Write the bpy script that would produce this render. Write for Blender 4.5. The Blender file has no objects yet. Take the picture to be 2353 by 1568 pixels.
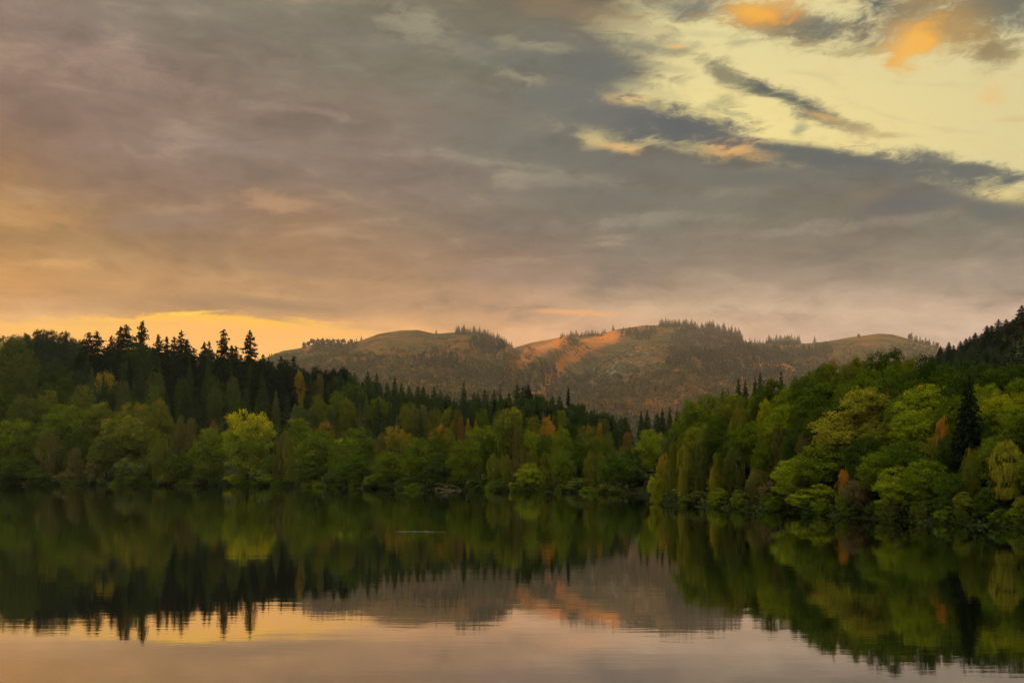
# Highland loch at dusk: mirror water, wooded banks, hazy hills, broken evening cloud.
import bpy, math, random
import numpy as np

S = bpy.context.scene
COL = S.collection
F, CX, HY, CAMH = 2400.0, 1176.0, 1096.0, 4.0      # photo survey frame (2352 wide): focal, centre, horizon, eye height
R_ = math.radians


def srgb(r, g, b):
    f = lambda c: (c / 255 / 12.92) if c / 255 <= 0.04045 else ((c / 255 + 0.055) / 1.055) ** 2.4
    return (f(r), f(g), f(b))


# ------------------------------------------------------------------ camera and render
cam_d = bpy.data.cameras.new('camera')
cam = bpy.data.objects.new('camera', cam_d)
COL.objects.link(cam)
cam.location = (0, 0, CAMH)
cam.rotation_euler = (R_(90), 0, 0)
cam_d.sensor_width = 36.0
cam_d.lens = 36.0 * F / 2352.0
cam_d.shift_y = (HY - 784.0) / 2352.0
cam_d.clip_start = 0.1
cam_d.clip_end = 20000
S.camera = cam
S.view_settings.view_transform = 'Standard'
S.view_settings.look = 'None'
S.view_settings.exposure = 1.2
S.view_settings.gamma = 1.0
S.render.engine = 'CYCLES'
cy = S.cycles
cy.use_denoising = True
cy.max_bounces = 6
cy.diffuse_bounces = 2
cy.glossy_bounces = 2
cy.transmission_bounces = 2
cy.volume_bounces = 0
cy.transparent_max_bounces = 4
cy.sample_clamp_indirect = 4.0


# ------------------------------------------------------------------ small node language
class G:
    def __init__(self, nt):
        self.nt = nt

    def node(self, t, **kw):
        n = self.nt.nodes.new(t)
        for k, v in kw.items():
            setattr(n, k, v)
        return n

    def put(self, sock, v):
        if isinstance(v, bpy.types.NodeSocket):
            self.nt.links.new(v, sock)
        elif v is not None:
            if sock.type == 'RGBA' and not isinstance(v, (int, float)):
                sock.default_value = (*v[:3], 1.0)
            else:
                sock.default_value = v

    def m(self, op, a, b=None, c=None, clamp=False):
        n = self.node('ShaderNodeMath', operation=op, use_clamp=clamp)
        for i, v in enumerate((a, b, c)):
            if v is not None:
                self.put(n.inputs[i], v)
        return n.outputs[0]

    def vm(self, op, a, b=None, s=None):
        n = self.node('ShaderNodeVectorMath', operation=op)
        self.put(n.inputs[0], a)
        if b is not None:
            self.put(n.inputs[1], b)
        if s is not None:
            self.put(n.inputs['Scale'], s)
        return n.outputs['Value'] if op in ('LENGTH', 'DOT_PRODUCT') else n.outputs[0]

    def rng(self, v, a, b, c=0.0, d=1.0, smooth=True):
        n = self.node('ShaderNodeMapRange', interpolation_type='SMOOTHSTEP' if smooth else 'LINEAR')
        for i, x in enumerate((v, a, b, c, d)):
            self.put(n.inputs[i], x)
        if not smooth:           # a clamped linear range, spelled out (keeps the node order short)
            n.clamp = False
            return self.m('MINIMUM', self.m('MAXIMUM', n.outputs[0], min(c, d)), max(c, d))
        return n.outputs[0]

    def mix(self, f, a, b, mode='MIX'):
        n = self.node('ShaderNodeMix', data_type='RGBA', blend_type=mode)
        self.put(n.inputs[0], f)
        self.put(n.inputs[6], a)
        self.put(n.inputs[7], b)
        return n.outputs[2]

    def noise(self, vec, scale, detail=4, rough=0.5, dist=0.0, out='Fac', lac=2.0):
        n = self.node('ShaderNodeTexNoise', noise_dimensions='3D')
        self.put(n.inputs['Vector'], vec)
        self.put(n.inputs['Scale'], scale)
        self.put(n.inputs['Detail'], detail)
        self.put(n.inputs['Roughness'], rough)
        self.put(n.inputs['Lacunarity'], lac)
        self.put(n.inputs['Distortion'], dist)
        return n.outputs['Fac' if out == 'Fac' else 'Color']

    def mapping(self, vec, loc=(0, 0, 0), rot=(0, 0, 0), scale=(1, 1, 1), kind='POINT'):
        n = self.node('ShaderNodeMapping', vector_type=kind)
        self.put(n.inputs[0], vec)
        n.inputs['Location'].default_value = loc
        n.inputs['Rotation'].default_value = rot
        n.inputs['Scale'].default_value = scale
        return n.outputs[0]

    def ramp(self, fac, stops, alpha=False):
        n = self.node('ShaderNodeValToRGB')
        self.put(n.inputs[0], fac)
        e = n.color_ramp.elements
        while len(e) < len(stops):
            e.new(0.5)
        for i, (p, c) in enumerate(stops):
            e[i].position = p
            e[i].color = (*c[:3], 1.0) if not isinstance(c, (int, float)) else (c, c, c, c)
        return n.outputs['Alpha'] if alpha else n.outputs[0]

    def rgb(self, x, y, z):
        n = self.node('ShaderNodeCombineColor')
        for i, v in enumerate((x, y, z)):
            self.put(n.inputs[i], v)
        return n.outputs[0]

    def comb(self, x, y, z=0.0):
        n = self.node('ShaderNodeCombineXYZ')
        for i, v in enumerate((x, y, z)):
            self.put(n.inputs[i], v)
        return n.outputs[0]


# ------------------------------------------------------------------ sky (world): cloud deck, clear break, glow under the deck
SUN_AZ, SUN_EL = R_(-76), R_(8.5)     # azimuth from +Y towards +X, elevation
VMAX = 0.60


def uv(px, py):
    u = math.atan((px - CX) / F)
    return u, math.atan((HY - py) / F * math.cos(u))


def build_sky():
    w = bpy.data.worlds.new('World')
    S.world = w
    w.use_nodes = True
    nt = w.node_tree
    nt.nodes.clear()
    g = G(nt)
    d = g.node('ShaderNodeTexCoord').outputs['Generated']
    sep = g.node('ShaderNodeSeparateXYZ')
    nt.links.new(d, sep.inputs[0])
    x, y, z = sep.outputs
    u = g.m('ARCTAN2', x, y)
    v = g.m('ARCTAN2', z, g.m('SQRT', g.m('ADD', g.m('MULTIPLY', x, x), g.m('MULTIPLY', y, y))))
    P = g.comb(u, v)
    # streaky cloud noise: stretched along a slightly tilted direction
    st = g.mapping(P, rot=(0, 0, R_(9)), scale=(4.0, 13.0, 1.0))
    nW = g.noise(st, 1.0, 4, 0.55, out='Color')                       # warp field
    warp = g.vm('SUBTRACT', nW, (0.5, 0.5, 0.5))
    Pw = g.vm('ADD', P, g.vm('MULTIPLY', warp, (0.085, 0.034, 0.0)))
    st2 = g.mapping(Pw, rot=(0, 0, R_(11)), scale=(9.0, 30.0, 1.0))
    n1 = g.noise(st2, 1.0, 7, 0.60, 0.3)                              # streaks and wisps
    st3 = g.mapping(Pw, rot=(0, 0, R_(14)), scale=(30.0, 70.0, 1.0))
    n2 = g.noise(st3, 1.0, 6, 0.65, 0.6)                              # fine rag
    e1 = g.m('SUBTRACT', n1, 0.5)
    e2 = g.m('SUBTRACT', n2, 0.5)
    sp = g.node('ShaderNodeSeparateXYZ')
    nt.links.new(Pw, sp.inputs[0])
    uw, vw = sp.outputs[0], sp.outputs[1]
    # ---- base deck: elevation ramps at eleven bearings
    rows = [0, 80, 160, 250, 340, 420, 500, 580, 650, 710, 760, 830]
    cols = {
        0: [(150,130,115),(150,128,112),(148,122,106),(148,120,102),(158,122,90),(168,125,78),(186,138,80),(182,134,76),(200,140,74),(190,138,84),(228,168,95),(235,175,100)],
        200: [(142,130,116),(142,126,114),(146,124,110),(146,122,108),(150,124,106),(148,118,94),(172,132,90),(170,130,84),(182,134,80),(176,132,86),(235,172,92),(245,180,100)],
        450: [(138,132,116),(138,130,116),(142,126,112),(148,126,112),(148,128,116),(150,124,106),(146,118,98),(168,130,92),(176,132,86),(166,126,84),(242,178,92),(250,185,95)],
        700: [(135,130,112),(130,124,110),(136,128,112),(142,124,110),(144,126,114),(142,120,106),(170,132,102),(166,128,94),(170,130,90),(165,128,90),(238,172,95),(245,185,105)],
        950: [(140,134,112),(122,118,104),(132,128,108),(140,126,112),(144,128,116),(140,122,112),(146,124,106),(158,126,100),(165,128,94),(172,132,98),(222,162,100),(225,165,105)],
        1200: [(130,118,98),(128,124,106),(118,120,106),(124,122,108),(124,124,112),(134,126,112),(128,118,108),(142,120,106),(150,122,102),(178,140,108),(205,155,112),(200,150,110)],
        1450: [(120,116,100),(116,116,104),(114,114,104),(112,112,104),(108,108,100),(116,114,104),(128,122,110),(128,122,112),(146,126,108),(186,156,126),(200,156,120),(205,165,128)],
        1700: [(116,114,102),(116,114,102),(114,112,102),(110,110,102),(108,108,98),(110,110,98),(126,120,106),(134,124,110),(148,130,112),(190,162,134),(186,152,124),(194,162,132)],
        1950: [(112,112,102),(112,112,102),(112,112,102),(110,110,100),(106,108,98),(110,108,98),(122,116,104),(130,122,108),(146,130,114),(186,160,134),(182,154,130),(190,162,138)],
        2150: [(112,112,102),(112,112,102),(112,112,102),(110,110,100),(104,108,98),(106,106,98),(120,116,106),(130,124,110),(144,130,114),(184,158,134),(182,156,134),(190,162,140)],
        2352: [(110,110,100),(110,110,100),(110,110,100),(108,110,100),(104,108,100),(110,110,102),(124,120,110),(132,124,112),(142,128,114),(180,156,134),(182,156,136),(186,160,140)],
    }
    # lookups use one elevation axis: v -> 0..1
    vf = g.m('DIVIDE', vw, VMAX)
    vf0 = g.m('DIVIDE', g.m('ADD', g.m('MULTIPLY', vw, 0.35), g.m('MULTIPLY', v, 0.65)), VMAX)
    base = None
    keys = sorted(cols)
    for i, px in enumerate(keys):
        q = min(1.0, max(0.0, (px - 500) / 800)); ql = max(0.0, 1 - px / 800)
        st_ = sorted((uv(px, r)[1] / VMAX, srgb(c[0] - (7 * q if r < 560 else 0), c[1] - (1 * q if r < 560 else 0), c[2] + (3 * q + 4 * ql if r < 450 else 0))) for r, c in zip(rows, cols[px]))
        cr = g.ramp(vf0, st_)
        if base is None:
            base = cr
        else:
            base = g.mix(g.rng(uw, uv(keys[i - 1], 500)[0], uv(px, 500)[0], smooth=False), base, cr)
    k = g.m('ADD', 1.0, g.m('ADD', g.m('MULTIPLY', e1, 1.05), g.m('MULTIPLY', e2, 0.62)))
    k = g.m('MULTIPLY', k, g.rng(vf, uv(1176, 690)[1] / VMAX, uv(1176, 560)[1] / VMAX, 1.03, 0.73))
    kv = g.rgb(k, k, k)
    base = g.mix(1.0, base, kv, 'MULTIPLY')
    # cool grey folds against warm lit folds in the deck
    base = g.mix(g.m('MULTIPLY', g.rng(n1, 0.54, 0.74), 0.26), base, srgb(200, 174, 136))
    base = g.mix(g.m('MULTIPLY', g.rng(n1, 0.47, 0.28), g.rng(u, uv(500, 0)[0], uv(1300, 0)[0], 0.12, 0.45)), base, srgb(98, 100, 98))
    # ---- break of clear sky at upper right
    def curve(axis_sock, pts):
        """pts: (axis value, value) -> float socket by a grey ramp, 0..1 mapped from 0..VMAX-like ranges"""
        lo = min(p[0] for p in pts); hi = max(p[0] for p in pts)
        a = min(p[1] for p in pts); b = max(p[1] for p in pts)
        f = g.rng(axis_sock, lo, hi, smooth=False)
        r = g.ramp(f, [((p[0] - lo) / (hi - lo), (p[1] - a) / (b - a)) for p in sorted(pts)], True)
        return g.m('ADD', g.m('MULTIPLY', r, b - a), a)
    left = [(1470, -60), (1450, 0), (1400, 90), (1440, 170), (1400, 240), (1400, 300), (1430, 380), (1500, 460)]
    Lc = curve(vw, [(uv(a, b)[1], uv(a, b)[0]) for a, b in left])
    low = [(1200, 300), (1330, 335), (1500, 352), (1700, 366), (1850, 366), (2000, 392), (2150, 418), (2352, 452), (2700, 500)]
    Bc = curve(uw, [(uv(a, b)[0], uv(a, b)[1]) for a, b in low])
    fa = g.m('MULTIPLY', g.m('SUBTRACT', uw, Lc), 14.0)
    fb = g.m('MULTIPLY', g.m('SUBTRACT', vw, Bc), 60.0)
    fld = g.m('MINIMUM', fa, fb)
    fld = g.m('ADD', fld, g.m('ADD', g.m('MULTIPLY', e1, 3.0), g.m('MULTIPLY', e2, 2.2)))
    clear_m = g.rng(fld, -0.5, 0.9)
    clear_c = g.ramp(g.rng(u, uv(1400, 200)[0], uv(2352, 200)[0], smooth=False),
                     [(0.0, srgb(226, 208, 140)), (0.3, srgb(240, 221, 146)), (0.6, srgb(232, 214, 146)), (1.0, srgb(216, 204, 148))])
    clear_c = g.mix(g.m('MULTIPLY', g.rng(v, uv(1900, 330)[1], uv(1900, 60)[1]), 0.55), clear_c, srgb(212, 204, 156))
    clear_c = g.mix(g.m('MULTIPLY', g.rng(n2, 0.5, 0.72), 0.24), clear_c, srgb(214, 184, 126))
    col = g.mix(clear_m, base, clear_c)
    # ---- individual clouds: (px, py, rx, ry, tilt deg, colour, opacity, rag)
    clouds = [
        (1340,108,120,26,12,(106,106,98),.75,1.0), (1395,172,85,38,6,(98,103,100),.85,1.0), (1260,205,110,40,8,(112,114,106),.6,1.0),
        (1580,14,95,24,4,(96,106,102),.9,1.0), (1300,18,150,30,12,(122,108,86),.8,1.0),
        (1800,58,150,30,14,(116,108,88),.95,1.0), (1880,58,75,18,12,(98,106,98),.9,1.0), (1720,30,92,24,9,(222,160,70),.85,1.3), (1712,28,46,12,8,(246,178,66),.75,1.2),
        (2110,26,150,46,4,(132,116,90),.95,1.0), (2310,34,110,46,0,(92,100,94),.95,1.0), (2020,20,52,24,-12,(76,92,94),.95,1.0),
        (2190,68,90,40,14,(168,136,80),.85,.9), (2102,90,58,30,-24,(226,166,74),.85,1.4), (2096,98,30,18,-30,(248,184,78),.7,1.3),
        (2265,125,46,22,-8,(140,124,90),.9,1.0), (2292,212,38,30,-12,(232,186,118),.55,.9), (2340,268,30,8,0,(206,176,116),.5,.9),
        (1552,120,40,11,2,(146,142,106),.8,1.0), (1546,108,20,7,0,(232,180,108),.85,.7), (1700,100,44,11,2,(166,162,122),.7,1.0),
        (1945,108,75,5,3,(182,172,122),.7,1.0), (1690,178,88,17,24,(104,106,90),.85,1.1), (1790,222,70,16,28,(92,100,88),.85,1.1),
        (1855,252,100,21,28,(54,76,82),.95,1.0), (1900,276,60,10,24,(228,180,106),.7,.8), (1930,290,80,10,18,(148,140,104),.8,1.0),
        (2010,313,55,9,12,(190,170,118),.7,1.0), (1828,304,15,17,40,(150,154,120),.75,1.0), (1618,258,70,15,-14,(158,156,116),.6,1.1), (1655,268,60,9,20,(140,142,112),.6,1.1),
        (1490,296,128,40,11,(74,88,94),.95,1.0), (1410,262,80,24,16,(94,101,99),.9,1.0), (1600,330,110,12,4,(96,100,92),.8,1.0),
        (1362,322,30,24,0,(222,202,134),.6,1.2), (1430,350,62,11,12,(228,184,116),.8,.8), (1446,234,48,14,6,(232,196,124),.75,.9),
        (1694,352,66,22,8,(226,172,100),.95,.8), (1190,182,50,13,6,(172,166,132),.45,1.3), (1182,104,40,14,8,(180,172,138),.35,1.3),
        (948,44,80,26,10,(164,158,132),.5,1.2), (1270,118,44,10,6,(190,182,138),.4,1.3),
        (1900,372,170,18,13,(76,90,92),.92,1.0), (2170,392,130,22,15,(84,95,94),.9,1.0), (2265,384,60,10,4,(84,96,96),.85,1.0), (2335,392,40,16,-8,(72,88,90),.9,1.0),
        (2148,412,48,7,6,(226,206,132),.85,.8), (2315,442,62,15,10,(228,206,134),.85,.8), (2335,462,50,14,8,(90,98,95),.8,1.0),
        (2070,466,90,20,-3,(84,91,95),.85,1.0), (1985,456,90,24,-4,(112,104,92),.7,1.0), (2190,455,80,14,6,(98,102,98),.7,1.0),
        (1610,420,240,26,5,(106,108,100),.55,1.0), (1560,395,150,16,9,(100,103,97),.6,1.0), (1750,432,70,9,2,(92,98,94),.6,1.0),
        (2030,505,210,12,-1,(150,140,126),.35,1.2), (1300,415,140,14,3,(154,146,128),.35,1.2),
        (375,505,130,30,-5,(134,111,97),.75,.8), (645,462,75,20,10,(184,142,104),.6,.9), (440,470,80,12,-8,(172,134,104),.4,.9), (110,604,70,9,2,(210,158,94),.65,.9),
        (690,612,110,12,1,(138,114,92),.55,.9), (600,694,140,13,2,(144,114,84),.7,.9), (640,672,90,6,2,(198,150,96),.55,.9), (80,490,90,20,0,(188,140,84),.5,.9),
        (1565,300,140,40,11,(64,81,90),.9,1.2), (1400,283,90,32,14,(78,90,94),.8,1.2), (1820,366,120,17,14,(72,87,91),.95,1.2), (1985,387,130,19,14,(74,88,92),.95,1.2), (2120,404,110,19,15,(78,91,92),.9,1.2), (2262,390,80,12,4,(78,92,94),.85,1.2), (2332,402,60,15,-6,(66,83,88),.9,1.2),
        (2085,468,105,22,-3,(74,84,90),.85,1.1), (2320,470,80,19,10,(78,90,92),.85,1.2), (1700,420,130,14,4,(88,94,92),.7,1.2), (1385,168,105,40,8,(86,98,98),.75,1.2), (1480,112,64,14,12,(104,112,104),.7,1.2), (1300,235,130,32,8,(92,100,100),.65,1.2), (1430,392,130,17,12,(92,97,95),.6,1.2), (1180,130,140,22,10,(100,106,102),.5,1.2),
        (1100,300,170,36,10,(104,106,100),.5,1.1), (1260,255,130,30,8,(100,104,100),.5,1.1), (1000,205,150,26,12,(112,110,103),.45,1.1), (820,90,130,24,10,(118,114,106),.4,1.1),
        (1450,455,210,22,6,(98,102,98),.5,1.1), (1700,475,170,18,4,(98,102,98),.45,1.1), (1880,432,150,18,6,(94,99,96),.5,1.1), (1330,360,120,22,10,(98,101,97),.5,1.1), (1200,500,150,18,4,(122,114,106),.4,1.1),
        (1520,500,200,9,3,(150,142,128),.3,1.2), (1810,522,170,10,-1,(150,140,126),.25,1.2), (1150,372,120,8,8,(158,150,132),.35,1.1), (700,250,140,10,6,(162,142,126),.35,1.0), (300,160,160,26,6,(164,136,124),.4,1.0), (560,330,160,16,8,(132,118,110),.4,1.0),
        (1765,332,70,5,14,(204,192,140),.5,1.1), (2050,262,90,7,22,(208,192,140),.45,1.1), (2150,180,90,6,10,(206,192,142),.45,1.1), (1880,175,60,6,24,(206,194,142),.5,1.1), (1500,215,60,9,14,(188,180,136),.5,1.1), (1540,165,70,7,12,(176,170,130),.5,1.1), (2200,300,70,5,10,(200,188,138),.4,1.1), (1480,70,70,10,10,(190,182,138),.5,1.1), (1600,75,60,8,8,(186,178,134),.45,1.1),
        (1310,722,110,6,0,(232,166,104),.8,.7), (1200,600,60,10,0,(162,140,118),.35,1.0), (1160,640,160,22,2,(134,114,104),.5,.9),
    ]
    st4 = g.mapping(Pw, rot=(0, 0, R_(18)), scale=(70.0, 210.0, 1.0))
    e3 = g.m('SUBTRACT', g.noise(st4, 1.0, 5, 0.7, 0.8), 0.5)         # finest shreds
    er = g.m('ADD', g.m('MULTIPLY', e1, 1.9), g.m('ADD', g.m('MULTIPLY', e2, 2.1), g.m('MULTIPLY', e3, 1.3)))
    def ellipse(cu, cv, rx, ry, t):
        ct, st = math.cos(t), math.sin(t)
        a = g.m('ADD', g.vm('DOT_PRODUCT', Pw, (ct / rx, st / rx, 0)), -(cu * ct + cv * st) / rx)
        b = g.m('ADD', g.vm('DOT_PRODUCT', Pw, (-st / ry, ct / ry, 0)), -(-cu * st + cv * ct) / ry)
        return g.m('SQRT', g.m('MULTIPLY_ADD', a, a, g.m('MULTIPLY', b, b)))
    for (px, py, rx, ry, tilt, c, op, rag) in clouds:
        cu, cv = uv(px, py)
        r = ellipse(cu, cv, rx / F, ry / F, -R_(tilt))
        r = g.m('ADD', r, g.m('MULTIPLY', er, -rag))
        mk = g.m('MULTIPLY', g.rng(r, 1.55, 0.15), op)
        col = g.mix(mk, col, srgb(*c))
    # ---- glow between the deck's lower edge and the hills, left
    edge = [(-400, 745), (0, 738), (120, 744), (220, 736), (320, 724), (430, 716), (530, 716), (610, 727), (720, 735), (800, 748), (900, 768), (1000, 790)]
    Ec = curve(u, [(uv(a, b)[0], uv(a, b)[1]) for a, b in edge])
    gd = g.m('SUBTRACT', Ec, g.m('ADD', v, g.m('ADD', g.m('MULTIPLY', e1, -0.020), g.m('ADD', g.m('MULTIPLY', e2, -0.020), g.m('MULTIPLY', e3, -0.012)))))
    gm = g.m('MULTIPLY', g.rng(gd, -0.0022, 0.0035), g.rng(u, uv(980, 750)[0], uv(560, 750)[0]))
    gm = g.m('MULTIPLY', gm, g.rng(u, uv(-100, 750)[0], uv(360, 750)[0], 0.40, 1.0))
    glow_c = g.mix(g.rng(gd, 0.0, 0.016), srgb(255, 188, 54), srgb(250, 178, 86))
    col = g.mix(gm, col, glow_c)
    for (px, py, rx, ry, tilt, c, op, rag) in [(640, 738, 110, 5, 3, (178, 138, 88), .7, .8), (430, 719, 75, 4.5, -3, (255, 206, 64), .8, .7), (540, 727, 60, 3, 2, (196, 150, 92), .6, .8), (250, 748, 150, 6, -3, (226, 172, 98), .55, .9),
                                              (720, 744, 70, 3.5, 2, (255, 200, 70), .6, .8), (60, 752, 80, 6, 0, (248, 180, 84), .5, .9), (830, 752, 80, 7, 3, (196, 152, 104), .5, .9)]:
        cu, cv = uv(px, py)
        r = ellipse(cu, cv, rx / F, ry / F, -R_(tilt))
        r = g.m('ADD', r, g.m('MULTIPLY', er, -rag))
        col = g.mix(g.m('MULTIPLY', g.rng(r, 1.5, 0.2), op), col, srgb(*c))
    # ---- rest of the vault: unseen grey-gold overhead cloud, boosted to brighten the trees, physical twilight sky mixed in above
    sky = g.node('ShaderNodeTexSky', sky_type='NISHITA')
    sky.sun_disc = False
    sky.sun_elevation = SUN_EL
    sky.sun_rotation = SUN_AZ
    sk = g.mix(1.0, sky.outputs[0], (0.09, 0.09, 0.09), 'MULTIPLY')
    over = g.mix(g.rng(x, 0.8, -0.8, 0.4, 1.9), (0.0, 0.0, 0.0), g.mix(0.2, tuple(c * 14.0 for c in srgb(182, 178, 160)), sk))
    au = g.m('ABSOLUTE', u)
    col = g.mix(g.rng(au, 0.75, 1.9), col, g.mix(0.25, srgb(160, 148, 134), sk))
    col = g.mix(g.rng(v, 0.68, 1.15), col, over)
    bg = g.node('ShaderNodeBackground')
    nt.links.new(col, bg.inputs['Color'])
    bg.inputs['Strength'].default_value = 0.435       # shown at exposure 1.2
    out = g.node('ShaderNodeOutputWorld')
    nt.links.new(bg.outputs[0], out.inputs['Surface'])
    w.cycles.sampling_method = 'MANUAL'
    w.cycles.sample_map_resolution = 512


build_sky()

sun_d = bpy.data.lights.new('sun', 'SUN')
sun_d.energy = 5.0
sun_d.angle = R_(0.8)
sun_d.color = (1.0, 0.56, 0.26)
sun = bpy.data.objects.new('sun', sun_d)
COL.objects.link(sun)
from mathutils import Vector
sdir = Vector((math.sin(SUN_AZ) * math.cos(SUN_EL), math.cos(SUN_AZ) * math.cos(SUN_EL), math.sin(SUN_EL)))
sun.rotation_euler = (-sdir).to_track_quat('-Z', 'Y').to_euler()


# ------------------------------------------------------------------ materials
def new_mat(name):
    m = bpy.data.materials.new(name)
    m.use_nodes = True
    m.node_tree.nodes.clear()
    g = G(m.node_tree)
    out = g.node('ShaderNodeOutputMaterial')
    return m, g, out


def diffuse_mat(name, fn, rough=0.9, bump=None):
    m, g, out = new_mat(name)
    b = g.node('ShaderNodeBsdfPrincipled')
    b.inputs['Roughness'].default_value = rough
    b.inputs['Specular IOR Level'].default_value = 0.0
    g.put(b.inputs['Base Color'], fn(g))
    if bump:
        n = g.node('ShaderNodeBump')
        n.inputs['Distance'].default_value = bump[1]
        g.put(n.inputs['Height'], bump[0](g))
        m.node_tree.links.new(n.outputs[0], b.inputs['Normal'])
    m.node_tree.links.new(b.outputs[0], out.inputs[0])
    return m


def foliage_mat(name, trans=0.22, nscale=5.0, vary=0.5):
    """Leaf colour from the tree's own colour; a second (autumn) colour takes over towards the crown top by the tree's 'turn' amount."""
    m, g, out = new_mat(name)
    oi = g.node('ShaderNodeObjectInfo')
    tc = g.node('ShaderNodeTexCoord')
    at = g.node('ShaderNodeAttribute', attribute_type='OBJECT', attribute_name='tip_colour')
    tu = g.node('ShaderNodeAttribute', attribute_type='OBJECT', attribute_name='turn')
    ob = g.vm('ADD', tc.outputs['Object'], g.vm('SCALE', g.comb(oi.outputs['Random'], oi.outputs['Random'], 0.3), s=37.0))
    n = g.noise(ob, nscale, 3, 0.6)
    nf = g.noise(ob, nscale * 9, 2, 0.6)
    sep = g.node('ShaderNodeSeparateXYZ')
    g.put(sep.inputs[0], tc.outputs['Generated'])
    hgt = sep.outputs[2]
    f = g.m('ADD', g.m('MULTIPLY', hgt, 0.9), g.m('MULTIPLY', g.m('SUBTRACT', n, 0.5), 1.5))
    f = g.rng(f, g.m('SUBTRACT', 1.15, tu.outputs['Fac']), g.m('SUBTRACT', 1.55, tu.outputs['Fac']))
    c = g.mix(f, oi.outputs['Color'], at.outputs['Color'])
    k = g.m('ADD', 1.0 - vary, g.m('ADD', g.m('MULTIPLY', n, vary), g.m('MULTIPLY', nf, vary)))
    c = g.mix(1.0, c, g.comb(k, k, g.m('MULTIPLY', k, 0.9)), 'MULTIPLY')
    c = g.mix(g.m('MULTIPLY', g.rng(nf, 0.5, 0.75), 0.25), c, g.mix(1.0, c, (1.6, 1.25, 0.6), 'MULTIPLY'))
    df = g.node('ShaderNodeBsdfDiffuse')
    tr = g.node('ShaderNodeBsdfTranslucent')
    g.put(df.inputs['Color'], c)
    g.put(tr.inputs['Color'], g.mix(1.0, c, (1.2, 1.15, 0.5), 'MULTIPLY'))
    mx = g.node('ShaderNodeMixShader')
    mx.inputs[0].default_value = trans
    m.node_tree.links.new(df.outputs[0], mx.inputs[1])
    m.node_tree.links.new(tr.outputs[0], mx.inputs[2])
    m.node_tree.links.new(mx.outputs[0], out.inputs[0])
    return m


def attr_foliage_mat(name):
    m, g, out = new_mat(name)
    a = g.node('ShaderNodeAttribute', attribute_type='GEOMETRY', attribute_name='leaf')
    df = g.node('ShaderNodeBsdfDiffuse')
    g.put(df.inputs['Color'], a.outputs['Color'])
    m.node_tree.links.new(df.outputs[0], out.inputs[0])
    return m


M_BROAD = foliage_mat('broad_leaves', 0.22, 4.0)
M_BIRCH = foliage_mat('birch_leaves', 0.28, 5.0)
M_NEEDLE = foliage_mat('needles', 0.08, 6.0)
M_MASS = attr_foliage_mat('mixed_leaves')
M_BARK = diffuse_mat('bark', lambda g: g.ramp(g.noise(g.node('ShaderNodeTexCoord').outputs['Object'], 14, 4), [(0.3, (.022, .017, .012)), (0.7, (.048, .038, .028))]))
M_BIRCHBARK = diffuse_mat('birch_bark', lambda g: g.ramp(g.noise(g.mapping(g.node('ShaderNodeTexCoord').outputs['Object'], scale=(1, 1, 6)), 16, 4), [(0.38, (.05, .04, .035)), (0.5, (.30, .27, .22))]))
M_DRIFT = diffuse_mat('weathered_wood', lambda g: g.ramp(g.noise(g.node('ShaderNodeTexCoord').outputs['Object'], 3, 5), [(0.3, (.060, .042, .024)), (0.7, (.14, .105, .066))]))


def ground_col(g):
    p = g.node('ShaderNodeNewGeometry').outputs['Position']
    n = g.noise(p, 0.12, 6, 0.6)
    return g.ramp(n, [(0.3, (.008, .011, .004)), (0.55, (.015, .019, .006)), (0.75, (.026, .022, .009))])


M_GROUND = diffuse_mat('woodland_floor', ground_col, 0.95, (lambda g: g.noise(g.node('ShaderNodeNewGeometry').outputs['Position'], 1.5, 5), 0.4))


def hill_col(g):
    p = g.node('ShaderNodeNewGeometry').outputs['Position']
    a = g.noise(p, 0.0024, 6, 0.62, 0.4)
    b = g.noise(p, 0.009, 6, 0.66, 0.3)
    c = g.noise(p, 0.034, 4, 0.6)
    col = g.ramp(a, [(0.32, (.024, .025, .009)), (0.45, (.046, .036, .012)), (0.55, (.088, .042, .012)), (0.68, (.064, .050, .016))])
    col = g.mix(g.m('MULTIPLY', g.rng(b, 0.51, 0.60), 0.8), col, (.017, .019, .008))
    col = g.mix(g.m('MULTIPLY', g.rng(b, 0.42, 0.30), 0.5), col, (.10, .066, .022))
    br = g.node('ShaderNodeAttribute', attribute_type='GEOMETRY', attribute_name='sunlit_bracken')
    col = g.mix(g.rng(g.m('ADD', br.outputs['Fac'], g.m('ADD', g.m('MULTIPLY', g.m('SUBTRACT', b, 0.5), 2.0), g.m('MULTIPLY', g.m('SUBTRACT', c, 0.5), 1.2))), 0.35, 0.95), col, g.mix(c, (.17, .058, .011), (.31, .108, .019)))  # russet bracken on the spurs, with their sunlit patches painted into the colour
    at = g.node('ShaderNodeAttribute', attribute_type='GEOMETRY', attribute_name='scar')
    col = g.mix(g.m('MULTIPLY', g.rng(c, 0.53, 0.62), at.outputs['Fac']), col, (.15, .13, .105))
    return col


M_HILL = diffuse_mat('heather_and_bracken', hill_col, 0.95, (lambda g: g.noise(g.node('ShaderNodeNewGeometry').outputs['Position'], 0.016, 8, 0.65), 42.0))


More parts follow.
